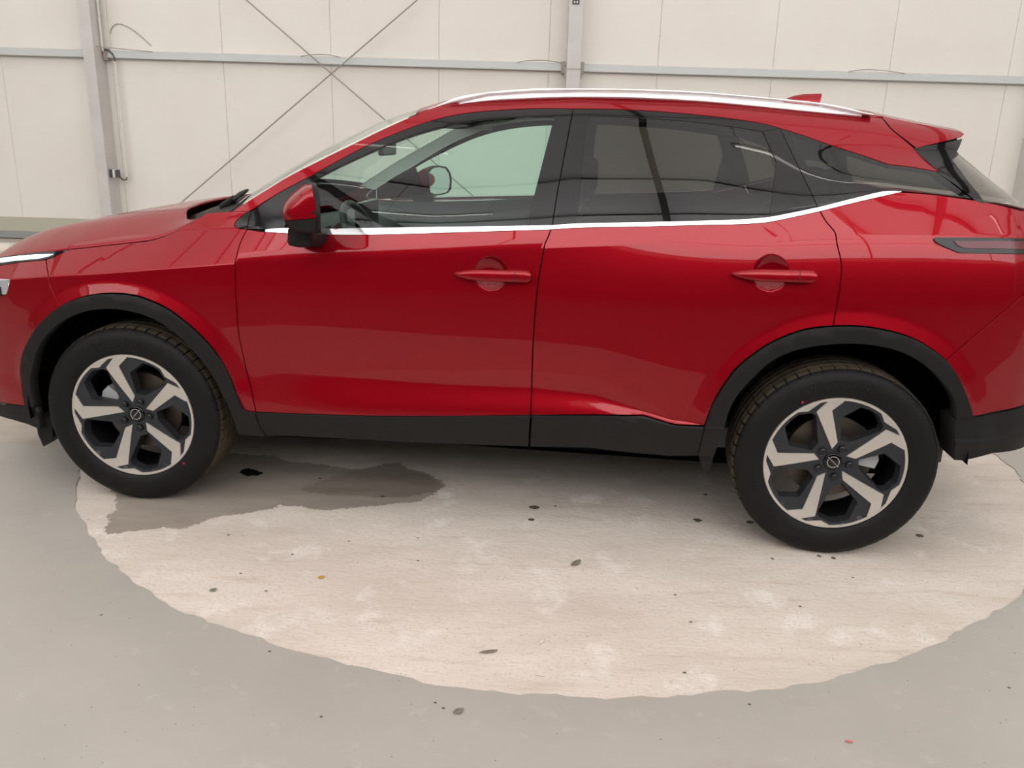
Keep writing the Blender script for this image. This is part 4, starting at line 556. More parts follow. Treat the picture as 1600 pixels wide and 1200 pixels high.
  'front_arch': [(1.0891,0.3537),(1.0899,0.3649),(1.0907,0.3761),(1.0916,0.3873),(1.0925,0.3986),(1.0935,0.4101),(1.0947,0.4227),(1.096,0.4358),(1.0975,0.4489),(1.099,0.4616),(1.1007,0.4735),(1.102,0.4823),(1.1033,0.4905),(1.1047,0.4984),(1.1065,0.5065),(1.1088,0.5149),(1.1121,0.5256),(1.1158,0.5367),(1.1202,0.5479),(1.1252,0.5593),(1.131,0.5706),(1.1388,0.5836),(1.1477,0.5966),(1.1574,0.6097),(1.1678,0.6228),(1.1785,0.636),(1.1916,0.6514),(1.2058,0.6673),(1.2205,0.683),(1.235,0.6979),(1.2488,0.7114),(1.2591,0.7208),(1.2691,0.7295),(1.2789,0.7376),(1.2887,0.7452),(1.2985,0.7527),(1.3077,0.7592),(1.3169,0.7653),(1.3261,0.7712),(1.3353,0.777),(1.3445,0.783),(1.3542,0.7881),(1.3637,0.7933),(1.3733,0.7984),(1.3833,0.8034),(1.394,0.8082),(1.4082,0.8138),(1.4233,0.8193),(1.4392,0.8245),(1.4554,0.8293),(1.4718,0.8335),(1.4897,0.8374),(1.508,0.8408),(1.5267,0.8436),(1.5456,0.8457),(1.5643,0.8471),(1.5834,0.8478),(1.6028,0.8478),(1.6222,0.8472),(1.6409,0.8458),(1.6584,0.8437),(1.6718,0.8412),(1.6844,0.8382),(1.6965,0.8347),(1.7085,0.8309),(1.7205,0.8267),(1.7329,0.8224),(1.7452,0.8178),(1.7575,0.8128),(1.7696,0.8073),(1.7815,0.8013),(1.7937,0.7943),(1.8058,0.7867),(1.8177,0.7786),(1.8295,0.77),(1.8411,0.7613),(1.853,0.7519),(1.8647,0.7423),(1.8763,0.7323),(1.8876,0.7218),(1.8988,0.7108),(1.9105,0.6985),(1.9222,0.6856),(1.9336,0.6722),(1.9443,0.6584),(1.9542,0.6444),(1.9629,0.6303),(1.9709,0.6158),(1.9782,0.601),(1.9851,0.586),(1.9916,0.5708),(1.9978,0.5552),(2.0035,0.5392),(2.0087,0.5231),(2.0138,0.5072),(2.0187,0.4918),(2.0229,0.4784),(2.027,0.4654),(2.0309,0.4526),(2.0347,0.4398),(2.0386,0.4269),(2.0402,0.4242),(2.0415,0.4213),(2.0429,0.4186),(2.0447,0.4161),(2.0472,0.414),(2.0535,0.412),(2.0618,0.4114),(2.0713,0.4114),(2.081,0.4117),(2.0902,0.4116),(2.0909,0.4058),(2.0916,0.4),(2.0923,0.3942),(2.0931,0.3882),(2.094,0.3819),(2.0952,0.3737),(2.0964,0.365),(2.0978,0.3561),(2.0994,0.3473),(2.1015,0.3391),(2.1039,0.3323),(2.1066,0.3259),(2.1096,0.3197),(2.1126,0.3135),(2.1156,0.3072),(2.0063,0.3073),(2.0057,0.3179),(2.0053,0.3284),(2.0047,0.339),(2.0039,0.3497),(2.0027,0.3607),(2.0009,0.3734),(1.9988,0.3865),(1.9963,0.3998),(1.9933,0.413),(1.9899,0.4261),(1.9857,0.4391),(1.981,0.452),(1.9759,0.4649),(1.9705,0.4777),(1.9649,0.4907),(1.959,0.5044),(1.9529,0.5183),(1.9464,0.5322),(1.9397,0.546),(1.9325,0.5596),(1.9247,0.5731),(1.9165,0.5865),(1.908,0.5998),(1.899,0.6128),(1.8896,0.6256),(1.8793,0.6388),(1.8685,0.6519),(1.8573,0.6648),(1.8459,0.6771),(1.8342,0.6889),(1.8232,0.6994),(1.8119,0.7095),(1.8005,0.7191),(1.7888,0.728),(1.7769,0.7363),(1.7654,0.7433),(1.7538,0.7498),(1.7419,0.7556),(1.7297,0.761),(1.7171,0.7659),(1.703,0.7708),(1.6884,0.7751),(1.6734,0.7789),(1.6581,0.7822),(1.6428,0.7848),(1.6269,0.7871),(1.6109,0.7888),(1.5946,0.7899),(1.578,0.7902),(1.561,0.7898),(1.5411,0.7885),(1.5205,0.7861),(1.4997,0.7829),(1.4791,0.7788),(1.4593,0.774),(1.4414,0.7686),(1.4239,0.7626),(1.4068,0.7558),(1.39,0.7483),(1.3735,0.7399),(1.357,0.7305),(1.3408,0.7203),(1.3249,0.7093),(1.3093,0.6975),(1.2941,0.685),(1.278,0.6708),(1.2619,0.6556),(1.2463,0.6397),(1.2318,0.6232),(1.2187,0.6064),(1.208,0.5901),(1.1985,0.573),(1.19,0.5558),(1.182,0.5389),(1.1745,0.523),(1.1686,0.5109),(1.1629,0.4992),(1.1576,0.4878),(1.1529,0.4768),(1.1491,0.466),(1.1467,0.4576),(1.1449,0.4496),(1.1436,0.4416),(1.1424,0.4333),(1.1413,0.4242),(1.1399,0.4106),(1.1389,0.3957),(1.1381,0.3801),(1.1374,0.3642),(1.1366,0.3488)],
  'sill_front': [(2.0902,0.4116),(2.1408,0.4129),(2.1915,0.4142),(2.2421,0.4155),(2.2927,0.4169),(2.3431,0.4186),(2.3926,0.4203),(2.4417,0.4222),(2.4908,0.4242),(2.5405,0.4265),(2.5914,0.4292),(2.6486,0.4326),(2.7073,0.4364),(2.7666,0.4406),(2.8256,0.4449),(2.8832,0.4492),(2.9359,0.4533),(2.9878,0.4576),(3.0392,0.462),(3.0905,0.4663),(3.142,0.4707),(3.1398,0.4164),(3.1374,0.3437),(2.5837,0.3248),(2.1156,0.3072),(2.1126,0.3135),(2.1096,0.3197),(2.1066,0.3259),(2.1039,0.3323),(2.1015,0.3391),(2.0994,0.3473),(2.0978,0.3561),(2.0964,0.365),(2.0952,0.3737),(2.094,0.3819),(2.0931,0.3882),(2.0923,0.3942),(2.0916,0.4),(2.0909,0.4058)],
  'sill_rear': [(3.1467,0.471),(3.1445,0.4167),(3.1422,0.344),(3.4547,0.3498),(3.7553,0.354),(3.7567,0.3672),(3.758,0.3804),(3.7594,0.3936),(3.7607,0.4067),(3.7619,0.4195),(3.763,0.4314),(3.764,0.443),(3.7649,0.4545),(3.7658,0.466),(3.7668,0.4775),(3.7477,0.4761),(3.7277,0.4745),(3.7082,0.473),(3.6904,0.472),(3.6756,0.4717),(3.6692,0.4719),(3.6637,0.4722),(3.6588,0.4727),(3.6538,0.4734),(3.6482,0.4743),(3.6405,0.4758),(3.6325,0.4776),(3.6241,0.4797),(3.6155,0.4819),(3.6066,0.4841),(3.5956,0.4867),(3.5841,0.4893),(3.5723,0.492),(3.5604,0.4947),(3.5487,0.4974),(3.5098,0.4952),(3.4711,0.4931),(3.4323,0.4909),(3.3933,0.4886),(3.3538,0.4862),(3.312,0.4833),(3.2697,0.4802),(3.2271,0.477),(3.1845,0.4738),(3.142,0.4707)],
  'tail_lamp': [(4.4736,1.1679),(4.4696,1.1678),(4.4654,1.1677),(4.4614,1.1676),(4.4577,1.1674),(4.4547,1.1667),(4.4532,1.1662),(4.4507,1.1649),(4.4494,1.1632),(4.4498,1.1606),(4.4506,1.1591),(4.4516,1.1576),(4.4527,1.1562),(4.4543,1.1546),(4.4561,1.1531),(4.4583,1.1516),(4.4607,1.1501),(4.4634,1.1485),(4.4685,1.146),(4.4747,1.1433),(4.4814,1.1407),(4.4884,1.138),(4.4953,1.1354),(4.5027,1.1326),(4.5104,1.1298),(4.5183,1.127),(4.5261,1.1242),(4.5339,1.1214),(4.7706,1.1204),(5.1242,1.1),(5.1242,1.17),(4.7734,1.1701),(4.6256,1.1711)],
  'tail_lamp_lens': [(4.5138,1.1581),(4.7722,1.161),(5.1182,1.125),(5.1182,1.16),(4.7708,1.1357),(4.5482,1.1369),(4.5267,1.1444)],
  'tailgate_side_trim': [(4.4265,1.4428),(4.5005,1.3698),(4.5502,1.3265),(4.5997,1.288),(4.6233,1.2825),(4.5867,1.341),(4.5576,1.4105),(4.6327,1.4844)],
  'spoiler_side': [(4.3225,1.5436),(4.3412,1.5125),(4.361,1.4938),(4.4281,1.446),(4.5291,1.4673),(4.6339,1.4866),(4.6584,1.4968),(4.6512,1.5041),(4.4745,1.5258),(4.3253,1.5493)],
  'b_post': [(3.1795,1.5369),(3.2798,1.5393),(3.2778,1.332),(3.2636,1.1616),(3.1137,1.1538),(3.1448,1.3703)],
  'c_post': [(3.9079,1.4924),(3.9954,1.4819),(4.1036,1.2565),(4.0275,1.2395),(3.9372,1.394)],
  'd_post': [(4.3395,1.532),(4.4685,1.5158),(4.6458,1.4986),(4.5607,1.4127),(4.5867,1.341),(4.6116,1.2883),(4.5058,1.361)],
  'front_bumper': [(1.3445,0.783),(1.3383,0.7904),(1.332,0.7979),(1.3257,0.8053),(1.3199,0.8128),(1.3148,0.8205),(1.3107,0.8279),(1.3071,0.8355),(1.304,0.8431),(1.3012,0.8507),(1.2987,0.8582),(1.297,0.8652),(1.2961,0.8722),(1.2952,0.8791),(1.2938,0.8856),(1.2912,0.8916),(1.287,0.897),(1.2819,0.9016),(1.276,0.9059),(1.2699,0.9103),(1.264,0.9149),(1.2574,0.9204),(1.2507,0.9261),(1.2438,0.9319),(1.2368,0.9377),(1.23,0.9435),(1.0913,0.9247),(0.9915,0.9066),(0.62,0.875),(0.5,0.86),(0.5,0.5),(0,0.5),(0,0.42),(0.9158,0.3371),(1.0784,0.348),(1.0891,0.3537),(1.0899,0.3649),(1.0907,0.3761),(1.0916,0.3873),(1.0925,0.3986),(1.0935,0.4101),(1.0947,0.4227),(1.096,0.4358),(1.0975,0.4489),(1.099,0.4616),(1.1007,0.4735),(1.102,0.4823),(1.1033,0.4905),(1.1047,0.4984),(1.1065,0.5065),(1.1088,0.5149),(1.1121,0.5256),(1.1158,0.5367),(1.1202,0.5479),(1.1252,0.5593),(1.131,0.5706),(1.1388,0.5836),(1.1477,0.5966),(1.1574,0.6097),(1.1678,0.6228),(1.1785,0.636),(1.1916,0.6514),(1.2058,0.6673),(1.2205,0.683),(1.235,0.6979),(1.2488,0.7114),(1.2591,0.7208),(1.2691,0.7295),(1.2789,0.7376),(1.2887,0.7452),(1.2985,0.7527),(1.3077,0.7592),(1.3169,0.7653),(1.3261,0.7712),(1.3353,0.777)],
  'front_bumper_lower': [(1.0891,0.3537),(1.1366,0.3488),(1.1353,0.297),(1.125,0.245),(1.06,0.262),(0.98,0.268),(0.88,0.268),(0.75,0.262),(0.6,0.25),(0,0.24),(0,0.42),(0.9158,0.3371),(1.0784,0.348)],
  'drl': [(1.3143,0.9821),(1.2844,0.9775),(1.1629,0.965),(1.0401,0.9463),(0.9466,0.9313),(0.62,0.925),(0.5,0.905),(0.5,0.86),(0.62,0.875),(0.9915,0.9066),(1.0905,0.9253),(1.2152,0.9425),(1.2567,0.954),(1.2827,0.9685)],
  'drl_light': [(1.2548,0.9647),(1.171,0.9579),(1.0643,0.9448),(0.9576,0.9287),(0.62,0.915),(0.51,0.897),(0.51,0.878),(0.62,0.89),(0.9808,0.9158),(1.082,0.9317),(1.1856,0.9447),(1.2318,0.9555)],
  'head_lamp': [(1.107,0.8684),(1.0798,0.807),(0.66,0.785),(0.5,0.775),(0.5,0.84),(0.66,0.843),(1.0582,0.8651)],
}
RAIL_TOP = [(1.103,1.524),(1.171,1.555),(1.23,1.579),(1.342,1.599),(1.51,1.615),(1.675,1.619),(1.892,1.621),(2.117,1.616),(2.34,1.602),(2.505,1.59),(2.615,1.574),(2.698,1.552)]
RAIL_MID = [(1.103,1.522),(1.195,1.55),(1.342,1.586),(1.511,1.6),(1.675,1.607),(1.893,1.609),(2.118,1.605),(2.341,1.592),(2.506,1.579),(2.662,1.552)]
RAIL_BOT = [(1.103,1.52),(1.219,1.551),(1.342,1.57),(1.511,1.583),(1.676,1.59),(1.894,1.592),(2.12,1.585),(2.343,1.57),(2.509,1.558),(2.662,1.549)]
SPOILER_TOP = [[2.7405, -0.583, 1.5493], [2.8074, -0.588, 1.5369], [2.8738, -0.5879, 1.5258], [2.9521, -0.5825, 1.514], [3.0172, -0.5717, 1.5041]]
SPOILER_BOT = [[2.8397, -0.673, 1.446], [2.882, -0.6584, 1.4566], [2.928, -0.6416, 1.4673], [3.0075, -0.5999, 1.4866]]
REAR_EDGE = [[3.0333, -0.8017, 1.2815], [3.012, -0.786, 1.3119], [2.9931, -0.7584, 1.341], [2.9747, -0.7147, 1.3783], [2.9573, -0.6808, 1.4105]]

# ================================================================ the car
car = thing('car', 'metallic red compact crossover with black arch cladding, parked side-on over the concrete disc', 'car', (0,0,0), YAW_CAR)
WH_Z = .354; WB = 2.665
def ccw(P):
    a = sum(P[i][0]*P[(i+1)%len(P)][1]-P[(i+1)%len(P)][0]*P[i][1] for i in range(len(P)))
    return P if a > 0 else P[::-1]
def shrink(P, d):
    P = np.array(P); n = len(P); out = []
    for i in range(n):
        a, b, c = P[i-1], P[i], P[(i+1)%n]
        u = b-a; v = c-b; u = u/max(np.linalg.norm(u),1e-9); v = v/max(np.linalg.norm(v),1e-9)
        n1 = np.array([-u[1],u[0]]); n2 = np.array([-v[1],v[0]]); m_ = n1+n2; q = np.dot(m_,m_)
        out.append(b+(m_/q*2*d if q > .35 else n1*d))
    return np.array(out)
ZLs = lambda s: np.interp(np.interp(s, PL_S, PLAN[:,0]), ZL[:,0], ZL[:,1])
ZCs = lambda s: np.interp(np.interp(s, PL_S, PLAN[:,0]), ZC[:,0], ZC[:,1])
def warp(s, z):
    zl, zc = ZLs(s), ZCs(s)
    return np.where(z < zl, .1+(z-.1)/(zl-.1)*.45, np.where(z < zc, .55+(z-zl)/(zc-zl)*.50, 1.05+(z-zc)/(1.7-zc)*.65))
def unwarp(s, q):
    zl, zc = ZLs(s), ZCs(s)
    return np.where(q < .55, .1+(q-.1)/.45*(zl-.1), np.where(q < 1.05, zl+(q-.55)/.5*(zc-zl), zc+(q-1.05)/.65*(1.7-zc)))
def clip(P, ax, v, keep_less):
    out = []; n = len(P)
    for i in range(n):
        a, b = P[i], P[(i+1)%n]; ia = (a[ax] <= v) == keep_less or a[ax] == v; ib = (b[ax] <= v) == keep_less or b[ax] == v
        if ia: out.append(a)
        if ia != ib:
            t = (v-a[ax])/(b[ax]-a[ax]); c = [0,0]; c[ax] = v; c[1-ax] = a[1-ax]+t*(b[1-ax]-a[1-ax]); out.append((c[0],c[1]))
    return out
def area2(P): return sum(P[i][0]*P[(i+1)%len(P)][1]-P[(i+1)%len(P)][0]*P[i][1] for i in range(len(P)))
def cut(P, G0, G1, out):
    if len(P) < 3 or abs(area2(P)) < 2e-8: return
    xs = [q[0] for q in P]; ys = [q[1] for q in P]
    c0 = [g for g in G0 if min(xs)+1e-6 < g < max(xs)-1e-6]; c1 = [g for g in G1 if min(ys)+1e-6 < g < max(ys)-1e-6]
    if not c0 and not c1: out.append(P); return
    if len(c0) >= len(c1): ax, v = 0, c0[len(c0)//2]
    else: ax, v = 1, c1[len(c1)//2]
    for kl in (True, False): cut(clip(P, ax, v, kl), c0, c1, out)
def rotate_dup(o, parent):
    """mirror image of a part (and its sub-parts) on the other side of the car"""
    me = o.data.copy(); n = len(me.vertices); co = np.empty(n*3); me.vertices.foreach_get('co', co); co = co.reshape(-1,3); co[:,1] *= -1
    cn = None
    if me.has_custom_normals:
        cn = np.array([l.normal[:] for l in me.corner_normals]) if False else np.array([c.vector[:] for c in me.corner_normals])
    me.vertices.foreach_set('co', co.ravel())
    bm = bmesh.new(); bm.from_mesh(me); bmesh.ops.reverse_faces(bm, faces=bm.faces); bm.to_mesh(me); bm.free(); me.update()
    return me
def panel(name, key, m, parent, e=0., gap=.0022, th=.014, step=.035, bowl=None, poly=None, side=-1, flange=True):
    P = ccw([tuple(q) for q in (poly if poly is not None else OUT[key])])
    P = shrink(P, gap) if gap else np.array(P)
    Q = [(float(s), float(z)) for s, z in zip(P[:,0], warp(P[:,0], P[:,1]))]
    s0, s1 = P[:,0].min(), P[:,0].max(); q0, q1 = min(q[1] for q in Q), max(q[1] for q in Q)
    G0 = list(np.arange(s0+step*.5, s1, step)); G1 = list(np.arange(q0+step*.4, q1, step*.8))
    for k in (.55, 1.05): G1 = [g for g in G1 if abs(g-k) > .012]+[k-.004, k, k+.004]
    for cx, sp in ((s_of_x(0.), .05), (s_of_x(WB), .05)): pass
    bw = bowl is not None
    if bw:
        bs, bq = float(s_of_x(bowl[0])), float(warp(s_of_x(bowl[0]), bowl[1]))
        G0 = [g for g in G0 if abs(g-bs) > .08]+list(np.arange(bs-.074, bs+.075, .0037)); G1 = [g for g in G1 if abs(g-bq) > .08]+list(np.arange(bq-.074, bq+.075, .0037))
    cells = []; cut(Q, sorted(G0), sorted(G1), cells)
    idx = {}; SQ_ = []; F = []
    for c in cells:
        f = []
        for q in c:
            k = (round(q[0],5), round(q[1],5))
            if k not in idx: idx[k] = len(SQ_); SQ_.append(q)
            if not f or f[-1] != idx[k]: f.append(idx[k])
        if len(f) > 1 and f[0] == f[-1]: f.pop()
        if len(set(f)) == len(f) and len(f) > 2: F.append(f)
    SQ_ = np.array(SQ_); z = unwarp(SQ_[:,0], SQ_[:,1])
    V = chart(SQ_[:,0], z, e, bw); NN = chart_normal(SQ_[:,0], z, bw)
    if flange:
        a = chart(P[:,0], P[:,1], e, bw); n = chart_normal(P[:,0], P[:,1], bw); b = a-n*th
        t = np.roll(a,-1,0)-np.roll(a,1,0); t /= np.linalg.norm(t,axis=1)[:,None]+1e-9; lat = np.cross(t, n)
        k = len(V); m_ = len(P); V = np.concatenate([V, a, b]); NN = np.concatenate([NN, (n*.6+lat*.8), lat])
        F += [[k+i, k+m_+i, k+m_+(i+1)%m_, k+(i+1)%m_] for i in range(m_)]
    def make(sgn):
        v = V.copy(); nn = NN.copy(); ff = F
        if sgn > 0: v[:,1] *= -1; nn[:,1] *= -1; ff = [f[::-1] for f in F]
        me = bpy.data.meshes.new(name); me.from_pydata(v.tolist(), [], ff); me.polygons.foreach_set('use_smooth', [True]*len(ff)); me.update()
        nn /= np.linalg.norm(nn,axis=1)[:,None]+1e-9
        me.normals_split_custom_set_from_vertices(nn.tolist()); return me
    return [obj(name, make(s_), m, pr) for s_, pr in zip((-1,1), parent if isinstance(parent, (list,tuple)) else (parent,parent))]
def both(mb_fn, name, m, parents, smooth=None, bevel=0.):
    """builds a part on the left side and its mirror on the right"""
    out = []
    for sg, pr in zip((1,-1), parents if isinstance(parents,(list,tuple)) else (parents,parents)):
        b = mb_fn(); 
        if sg < 0: b.v = [(x,-y,z) for x,y,z in b.v]
        out.append(b.build(name, m, pr, smooth, bevel))
    return out

# ---- skin
doors_f = panel('front_door', 'front_door', M['red'], car, bowl=HANDLES[0])
doors_r = panel('rear_door', 'rear_door', M['red'], car, bowl=HANDLES[1], step=.014)
fenders = panel('front_fender', 'fender', M['red'], car, step=.013)
quarters = panel('rear_quarter_panel', 'quarter', M['red'], car, step=.014)
frames = panel('roof_side_frame', 'side_frame', M['red'], car, gap=.0015, step=.03)
bump_r = panel('rear_bumper', 'rear_bumper', M['red'], car, step=.018)
bump_f = panel('front_bumper', 'front_bumper', M['red'], car, step=.018)
panel('lower_bumper', 'rear_bumper_lower', M['plastic'], bump_r, e=.004, th=.10)
panel('lower_bumper', 'front_bumper_lower', M['plastic'], bump_f, e=.004, th=.03)
arch_f = panel('front_arch_cladding', 'front_arch', M['plastic'], car, e=.012, gap=.001, th=.042, step=.03)
arch_r = panel('rear_arch_cladding', 'rear_arch', M['plastic'], car, e=.012, gap=.001, th=.042, step=.03)
panel('sill_cladding', 'sill_front', M['plastic'], doors_f, e=.007, gap=.0015, th=.03)
panel('sill_cladding', 'sill_rear', M['plastic'], doors_r, e=.007, gap=.0015, th=.03)
panel('window_frame', 'window_frame_front', M['gloss_black'], doors_f, e=-.003, gap=.0004)
panel('pillar_trim', 'pillar_trim_front', M['gloss_black'], doors_f, e=-.002, gap=.0008)
panel('mirror_sail', 'mirror_sail', M['gloss_black'], doors_f, e=-.002, gap=.001)
panel('window_frame', 'window_frame_rear', M['gloss_black'], doors_r, e=-.003, gap=.0004)
panel('pillar_trim', 'pillar_trim_rear', M['gloss_black'], doors_r, e=-.002, gap=.0008)
panel('pillar_trim', 'pillar_trim_back', M['gloss_black'], doors_r, e=-.002, gap=.0008)
panel('corner_trim', 'front_triangle', M['gloss_black'], fenders, e=-.001, gap=.0008)
panel('window_glass', 'front_glass', M['glass'], doors_f, e=-.007, gap=-.003, flange=False)
panel('window_glass', 'rear_glass', M['glass_tint'], doors_r, e=-.006, gap=-.003, flange=False)
panel('quarter_glass', 'quarter_glass', M['glass_tint'], quarters, e=-.003, gap=.0012)
panel('belt_moulding', 'belt_front', M['chrome'], doors_f, e=.004, gap=.0003, th=.01, step=.05)
panel('belt_moulding', 'belt_rear', M['chrome'], doors_r, e=.004, gap=.0003, th=.01, step=.05)
panel('belt_moulding', 'belt_quarter', M['chrome'], quarters, e=.004, gap=.0003, th=.01, step=.05)
tl = panel('tail_lamp', 'tail_lamp', M['lamp_dark'], car, e=.006, gap=.0, th=.012)
panel('lamp_lens', 'tail_lamp_lens', M['lamp_red'], tl, e=.0085, gap=0, th=.004)
dl = panel('headlamp', 'drl', M['gloss_black'], car, e=.003, gap=.0004, th=.02)
panel('daytime_light', 'drl_light', M['lamp_white'], dl, e=.006, gap=0, th=.004)
hl = panel('main_beam_lamp', 'head_lamp', M['reflector'], bump_f, e=.004, gap=0, th=.02)
for s_ in (.78,.91,1.03):
    panel('lamp_unit', None, M['lamp_dark'], bump_f, e=.007, gap=0, th=.006, poly=[(s_-.03,.80),(s_+.03,.80),(s_+.03,.835),(s_-.03,.835)])

for k_ in ('b_post','c_post','d_post'): panel('roof_post', k_, M['seal'], frames, e=-.022, gap=0, th=.03)
# ---- dark inner shell behind the gaps
def shell(e, zl_, zhi, m, name, hole=.475, s0=0., s1=None, ztop=None, parents=car):
    s1 = S_END if s1 is None else s1
    S = np.linspace(s0, s1, 130); T = np.linspace(0, 1, 26)
    xs = np.interp(S, PL_S, PLAN[:,0])
    top = np.array([ztop(x) for x in xs]) if ztop else np.full(len(S), zhi)
    zlo = np.array([zl_(x) if callable(zl_) else zl_ for x in xs])[:,None]
    Zg = zlo+(top[:,None]-zlo)*T[None,:]
    Pg = chart(np.repeat(S[:,None],26,1), Zg, e, False)
    b = MB(); V = Pg.reshape(-1,3); F = []
    for i in range(len(S)-1):
        for j in range(25):
            c = Pg[i:i+2,j:j+2].mean((0,1))
            if min(math.hypot(c[0],c[2]-WH_Z), math.hypot(c[0]-WB,c[2]-WH_Z)) < hole: continue
            F.append((i*26+j,(i+1)*26+j,(i+1)*26+j+1,i*26+j+1))
    for sg in (1,-1):
        MB().add([(x,y*sg,z) for x,y,z in V], F).build(name, m, parents, 60)
belt = lambda x: float(np.interp(x, [-1,-.9,-.6,-.3,0,.3,.5,3.0,3.3,3.6], [.80,.83,.87,.93,.99,1.08,1.085,1.15,1.15,1.1]))+float(np.interp(x,[.5,.8,1.25,1.6,2.3,2.5,2.75,3.0],[0,-.01,.01,.03,.06,.05,.09,.08]))*(.5<x<3.1)
shell(-.048, lambda x: float(np.interp(x,[-.9,-.4,.4,.6,2.1,2.9,3.05],[.30,.30,.32,.335,.37,.40,.47])), 1.0, M['under'], 'body_shell', ztop=lambda x: belt(x)-.02)
# inner door cards and pillar linings (seen through the windows)
for k in ('side_frame',): panel('pillar_lining', k, M['trim_grey'], frames, e=-.05, gap=-.012, th=.002, step=.05)
shell(-.075, .45, 1.0, M['trim_mid'], 'door_card', s0=float(s_of_x(.45)), s1=float(s_of_x(3.1)), ztop=lambda x: belt(x)+.005, hole=.47)

# ---- bonnet, windscreen, roof, tail
def sheet(fn, nu, nv, name, m, parent, th=0., f0=-1., f1=1., v0=0., v1=1., power=1.):
    f = np.linspace(f0, f1, nu); f = np.sign(f)*np.abs(f)**power; v = np.linspace(v0, v1, nv)
    Pg = fn(np.repeat(f[:,None],nv,1), np.repeat(v[None,:],nu,0)).reshape(-1,3)
    F = [(i*nv+j,(i+1)*nv+j,(i+1)*nv+j+1,i*nv+j+1) for i in range(nu-1) for j in range(nv-1)]
    me = bpy.data.meshes.new(name); me.from_pydata(Pg.tolist(), [], F); me.polygons.foreach_set('use_smooth', [True]*len(F)); me.update()
    if me.polygons[len(F)//2].normal.z < 0 and name != 'spoiler_underside': me.flip_normals()
    o = obj(name, me, m, parent)
    if th: s_ = o.modifiers.new('thickness','SOLIDIFY'); s_.thickness = th; s_.offset = -1
    return o
hood = sheet(hood_pt, 81, 60, 'bonnet', M['red'], car, .012, -.9865, .9865, .004, .99, .75)
both(lambda: MB().tube([(x, -(y-.0045), z-.006) for x,y,z in catmull(HOODE[5:], 4)], .0055, 8), 'bonnet_seal', M['seal'], hood, 60)  # dark tube laid in the bonnet gap, standing in for its shade
wsc = sheet(screen_pt, 41, 24, 'windscreen', M['screen'], car)
roof = sheet(roof_pt, 41, 40, 'roof_panel', M['red'], car, .01)
sheet(lambda f,v: roof_pt(f,v)+np.array([0,0,-.05]), 21, 20, 'headliner', M['trim_grey'], roof, .004, -.96, .96)
# black border of the windscreen (frit) at the base and the header
sheet(lambda f,v: screen_pt(f,v)+np.array([0,0,-.003]), 41, 4, 'screen_border', M['seal'], wsc, 0, v0=0, v1=.05)
sheet(lambda f,v: screen_pt(f,v)+np.array([0,0,-.003]), 41, 4, 'screen_header', M['seal'], wsc, 0, v0=.955, v1=1.)
# cowl between bonnet and screen
def cowl_pt(f, v):
    a = hood_pt(f, np.ones_like(f))+np.array([0,0,-.035]); b = screen_pt(f, np.zeros_like(f))+np.array([-.005,0,-.004])
    return a*(1-v[...,None])+b*v[...,None]
cowl = sheet(cowl_pt, 41, 6, 'cowl_panel', M['plastic'], car, .01, -.985, .985)
for y0, y1, dz in ((-.66,-.46,0.),(-.08,.40,-.02)):
    P = []
    for t_ in np.linspace(0,1,14):
        y = y0+(y1-y0)*t_; q = screen_pt(np.array(y/.80), np.array(.004+.02*t_)); P.append((float(q[0])-.03, float(q[1]), float(q[2])+.004+dz))
    w_ = MB().tube(P, [.010-.005*abs(2*t_-1)**2 for t_ in np.linspace(0,1,14)], 8).build('wiper', M['plastic'], car, 60)
    MB().tube([P[2], (P[2][0]-.06, P[2][1]+.02, P[2][2]-.04)], [.014,.02], 8).build('wiper_arm', M['plastic'], w_, 60)
# roof rails
RT = np.array(RAIL_TOP); RM = np.array(RAIL_MID); RB = np.array(RAIL_BOT)
def rail_bar():
    T = catmull(RT, 6); x = T[:,0]; zt = T[:,1]; zm = np.interp(x, RM[:,0], RM[:,1]); h = np.maximum((zt-zm)/2-.0012, .0035); R = []
    for xi, zi, hi in zip(x, (zt+zm)/2+.001, h): R.append([(xi, -.604+.016*math.cos(a), zi+hi*math.sin(a)) for a in np.linspace(0,2*math.pi,14,endpoint=False)])
    return MB().rings(R)
def rail_base():
    Bt = catmull(RB, 6); x = Bt[:,0]; zb = Bt[:,1]; zm = np.interp(x, RM[:,0], RM[:,1])-.0005; R = []
    for xi, a, b in zip(x, zb, zm):
        b = max(b, a+.003); R.append([(xi,-.6035,a-.006),(xi,-.612,a),(xi,-.612,(a+b)/2),(xi,-.606,b),(xi,-.592,b),(xi,-.588,a-.006)])
    return MB().rings(R)
rails = both(rail_bar, 'roof_rail', M['rail'], car, 60)
both(rail_base, 'rail_base', M['rail'], rails, 50)
# aerial fin
fin = [(2.50,1.612),(2.517,1.633),(2.542,1.643),(2.58,1.651),(2.654,1.654),(2.648,1.60),(2.50,1.59)]
b = MB(); n = len(fin)
cx, cz = 2.60, 1.60
for yy, k in ((-.030,.0),(-.014,.0),(0,0)): pass
R = []
for yy, sc in ((-.028,.55),(-.016,.86),(-.006,.985),(.006,.985),(.016,.86),(.028,.55)): R.append([(cx+(x-cx)*(.7+.3*sc), yy, 1.585+(z-1.585)*sc) for x,z in fin])
b.rings(R); b.build('aerial_fin', M['red'], car, 40)
